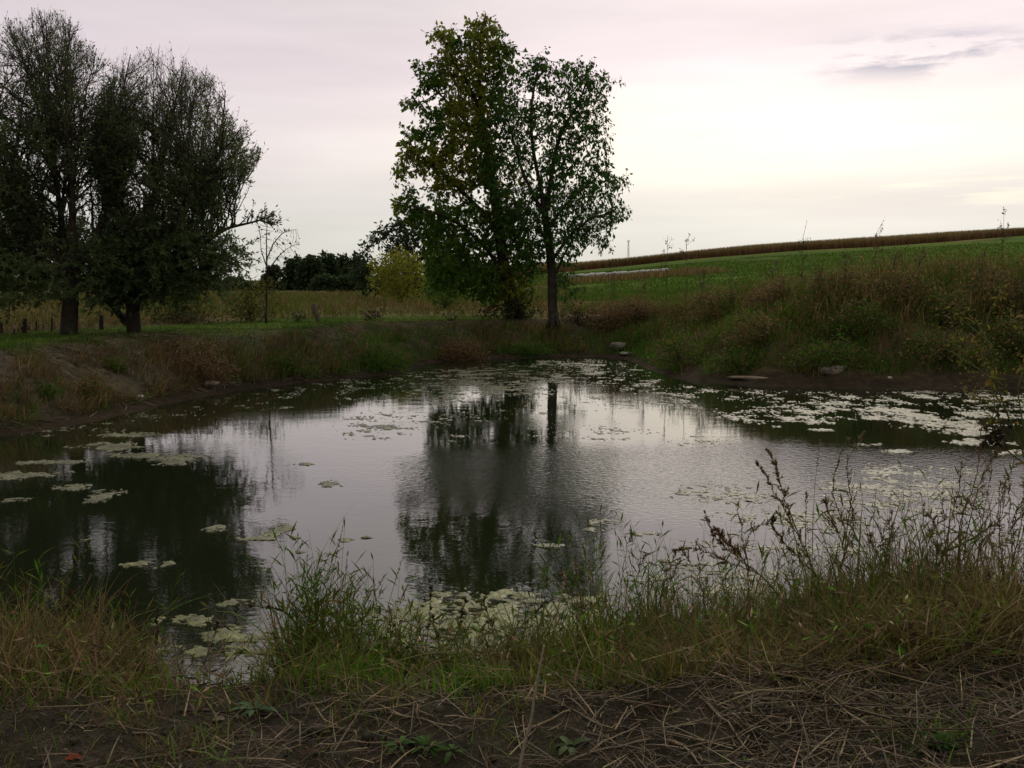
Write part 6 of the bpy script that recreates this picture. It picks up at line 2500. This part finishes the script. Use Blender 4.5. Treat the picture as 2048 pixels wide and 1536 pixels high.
# ------------------------------------------------------------------ crop blades, brush on the banks, more plants on the mound
RNG = np.random.default_rng(91)
n = 64000
u = RNG.uniform(.02, .62, n)
yy = 42 + 130 * RNG.random(n) ** 1.5
ey = np.interp(u, EDGE[:, 0], EDGE[:, 1])
k = yy < ey - 1
u, yy = u[k], yy[k]
n = len(u)
x = u * yy
row = x + RNG.normal(size=n) * .05
keep = (fbm(row * .08, yy * .08, 3, 141) > .30)
row, yy = row[keep], yy[keep]
n = len(row)
P = np.stack([row, yy, ground_z(row, yy, False) - .02], 1)
mb = MB()
mb.add(*blades(P, RNG.uniform(.10, .28, n), .03 + yy * .0006, RNG.uniform(0, 6.28, n), RNG.uniform(0, .8, n), .8, vary(pick([(.045, .10, .008), (.055, .105, .012), (.07, .09, .02)], n, [3, 3, 1]), n, .3), 2))
tag(mb.build('crop_blades', M_GRASS), 'low green crop covering the hill slope', 'crop', kind='stuff')

BR_ = [(.16, .10, .048), (.21, .14, .07), (.11, .07, .036)]
GR_ = [(.05, .115, .012), (.068, .14, .016), (.038, .085, .012)]


def bank_bush(px0, px1, top, base, Y, cols, label, seed, n=420, leaf=.062, per=14):
    w = px1 - px0
    r = np.random.default_rng(seed)
    pts = []
    for i in range(13):
        t = i / 12
        e = math.sin(math.pi * t) ** .6
        pts.append((px0 + w * t, base - (base - top) * e * r.uniform(.72, 1.0)))
    pts += [(px1, base), (px0, base)]
    bush('bank_bush', pts, Y, n, label, cols, leaf, per, seed, spread=.07, aspect=.35, base_r=.012, group='bushes on the banks', depth=.7, dk=.14, step=.1)


def Yat(px, py):
    return float(ground_hit(px, py)[1])


for a in [(330, 480, 680, 760, BR_, 'rusty brown dead brush halfway along the left bank', 501, 700), (130, 240, 740, 800, BR_ + GR_[:1], 'dry brush low on the left bank near its near end', 502, 450),
          (520, 640, 690, 752, GR_ + BR_[:1], 'green bush at the foot of the left bank', 503, 700), (690, 830, 690, 742, GR_, 'dark green bush at the waterline where the left bank ends', 504, 800),
          (860, 985, 665, 722, BR_, 'tan brush at the waterline below the maple', 505, 500), (1000, 1110, 675, 714, GR_, 'low green growth at the waterline below the pond tree', 506, 400),
          (1160, 1280, 590, 660, BR_, 'pale tan brush right of the pond tree', 507, 600), (1290, 1420, 640, 735, GR_ + GR_ + BR_, 'green bushy tongue at the start of the right bank', 508, 800),
          (1440, 1600, 610, 690, BR_ + BR_ + GR_, 'brown bushy hump in the middle of the right bank', 509, 800), (1560, 1760, 660, 738, GR_ + BR_[:1], 'green bushes above the pale brown boulder', 510, 900),
          (1780, 2000, 650, 730, GR_ + BR_, 'mixed bushes low on the right bank behind the yellowing weed', 511, 900), (1480, 1640, 545, 610, BR_, 'brown bushes below the crest of the right bank', 512, 700),
          (1700, 1900, 525, 610, BR_ + GR_[:1], 'tall brown bushes on the crest of the right bank', 513, 900), (1900, 2080, 520, 620, BR_ + GR_[:1], 'tall brown bushes at the crest by the right edge', 514, 900),
          (1360, 1500, 560, 640, BR_ + GR_[:1], 'tan and green scrub between the bales and the right bank crest', 517, 800),
          (1600, 1760, 520, 600, BR_ + GR_[1:2], 'rounded brown scrub under the dark weed tip', 518, 900),
          (1820, 1960, 560, 650, GR_ + BR_, 'dark mixed scrub behind the top of the yellowing weed', 519, 900),
          (1640, 1800, 585, 670, GR_ + GR_ + BR_, 'green rounded scrub halfway down the right bank', 520, 900),
          (1400, 1540, 680, 748, GR_ + BR_[:1], 'low green scrub at the mud edge left of the boulder', 521, 700),
          (1960, 2090, 600, 720, GR_ + BR_, 'dark scrub at the right edge behind the yellowing weed', 522, 900),
          (1220, 1330, 575, 640, BR_, 'pinkish tan grass scrub below the row of bales', 523, 600),
          (60, 130, 760, 800, GR_, 'small green tuft on the straw of the left bank', 515, 250), (200, 262, 712, 745, GR_, 'bright green tuft high on the left bank', 516, 220)]:
    px0, px1, top, base, cols, label, seed, n = a
    bank_bush(px0, px1, top, base, Yat((px0 + px1) / 2, base), cols, label, seed, n)

for i, (x0, y0, x1, y1, x2, y2, lab) in enumerate([
    (1500, 1260, 1490, 1130, 1475, 1010, 'slender weed rising between the two left leaning weeds'), (1560, 1270, 1600, 1130, 1612, 990, 'slender weed just left of the tall seeded weed'),
    (1730, 1270, 1750, 1140, 1790, 1030, 'slender weed leaning right of the tall seeded weed'), (1790, 1270, 1780, 1150, 1752, 1050, 'slender weed leaning left in the middle of the mound'),
    (1870, 1270, 1850, 1140, 1835, 985, 'slender weed left of the tangled weed'), (1950, 1280, 1962, 1120, 1985, 925, 'slender rusty weed inside the right hand tangle'),
    (1985, 1290, 2000, 1150, 1990, 960, 'slender weed between the tangle and the wiry weed'), (1935, 1280, 1900, 1130, 1890, 990, 'slender weed leaning left from the right hand tangle'),
    (2040, 1300, 2030, 1120, 2010, 945, 'slender weed at the right edge with bent top'), (1420, 1270, 1400, 1170, 1392, 1080, 'short slender weed left of the leaning spikes'),
    (1310, 1310, 1320, 1200, 1345, 1105, 'slender weed over the pale dappled algae'), (1180, 1320, 1165, 1220, 1150, 1130, 'slender weed at the right end of the tree reflection')]):
    seed_weed(lab, 4.95, [[(x0, y0), (x1, y1), (x2, y2)], [(x1, y1), ((x1 + x2) / 2 + 16 * (-1) ** i, (y1 + y2) / 2), (x1 + 42 * (-1) ** i, (y1 + y2) / 2 - 30)]], 12, ('lance', .07, .011), [(.055, .085, .02), (.08, .08, .025)][i % 2],
              stemcol=(.11, .075, .035), seed=600 + i, t0=.35, dens=70, spike=.07, r=.0032, side=16, leaf_t=(.1, .9))
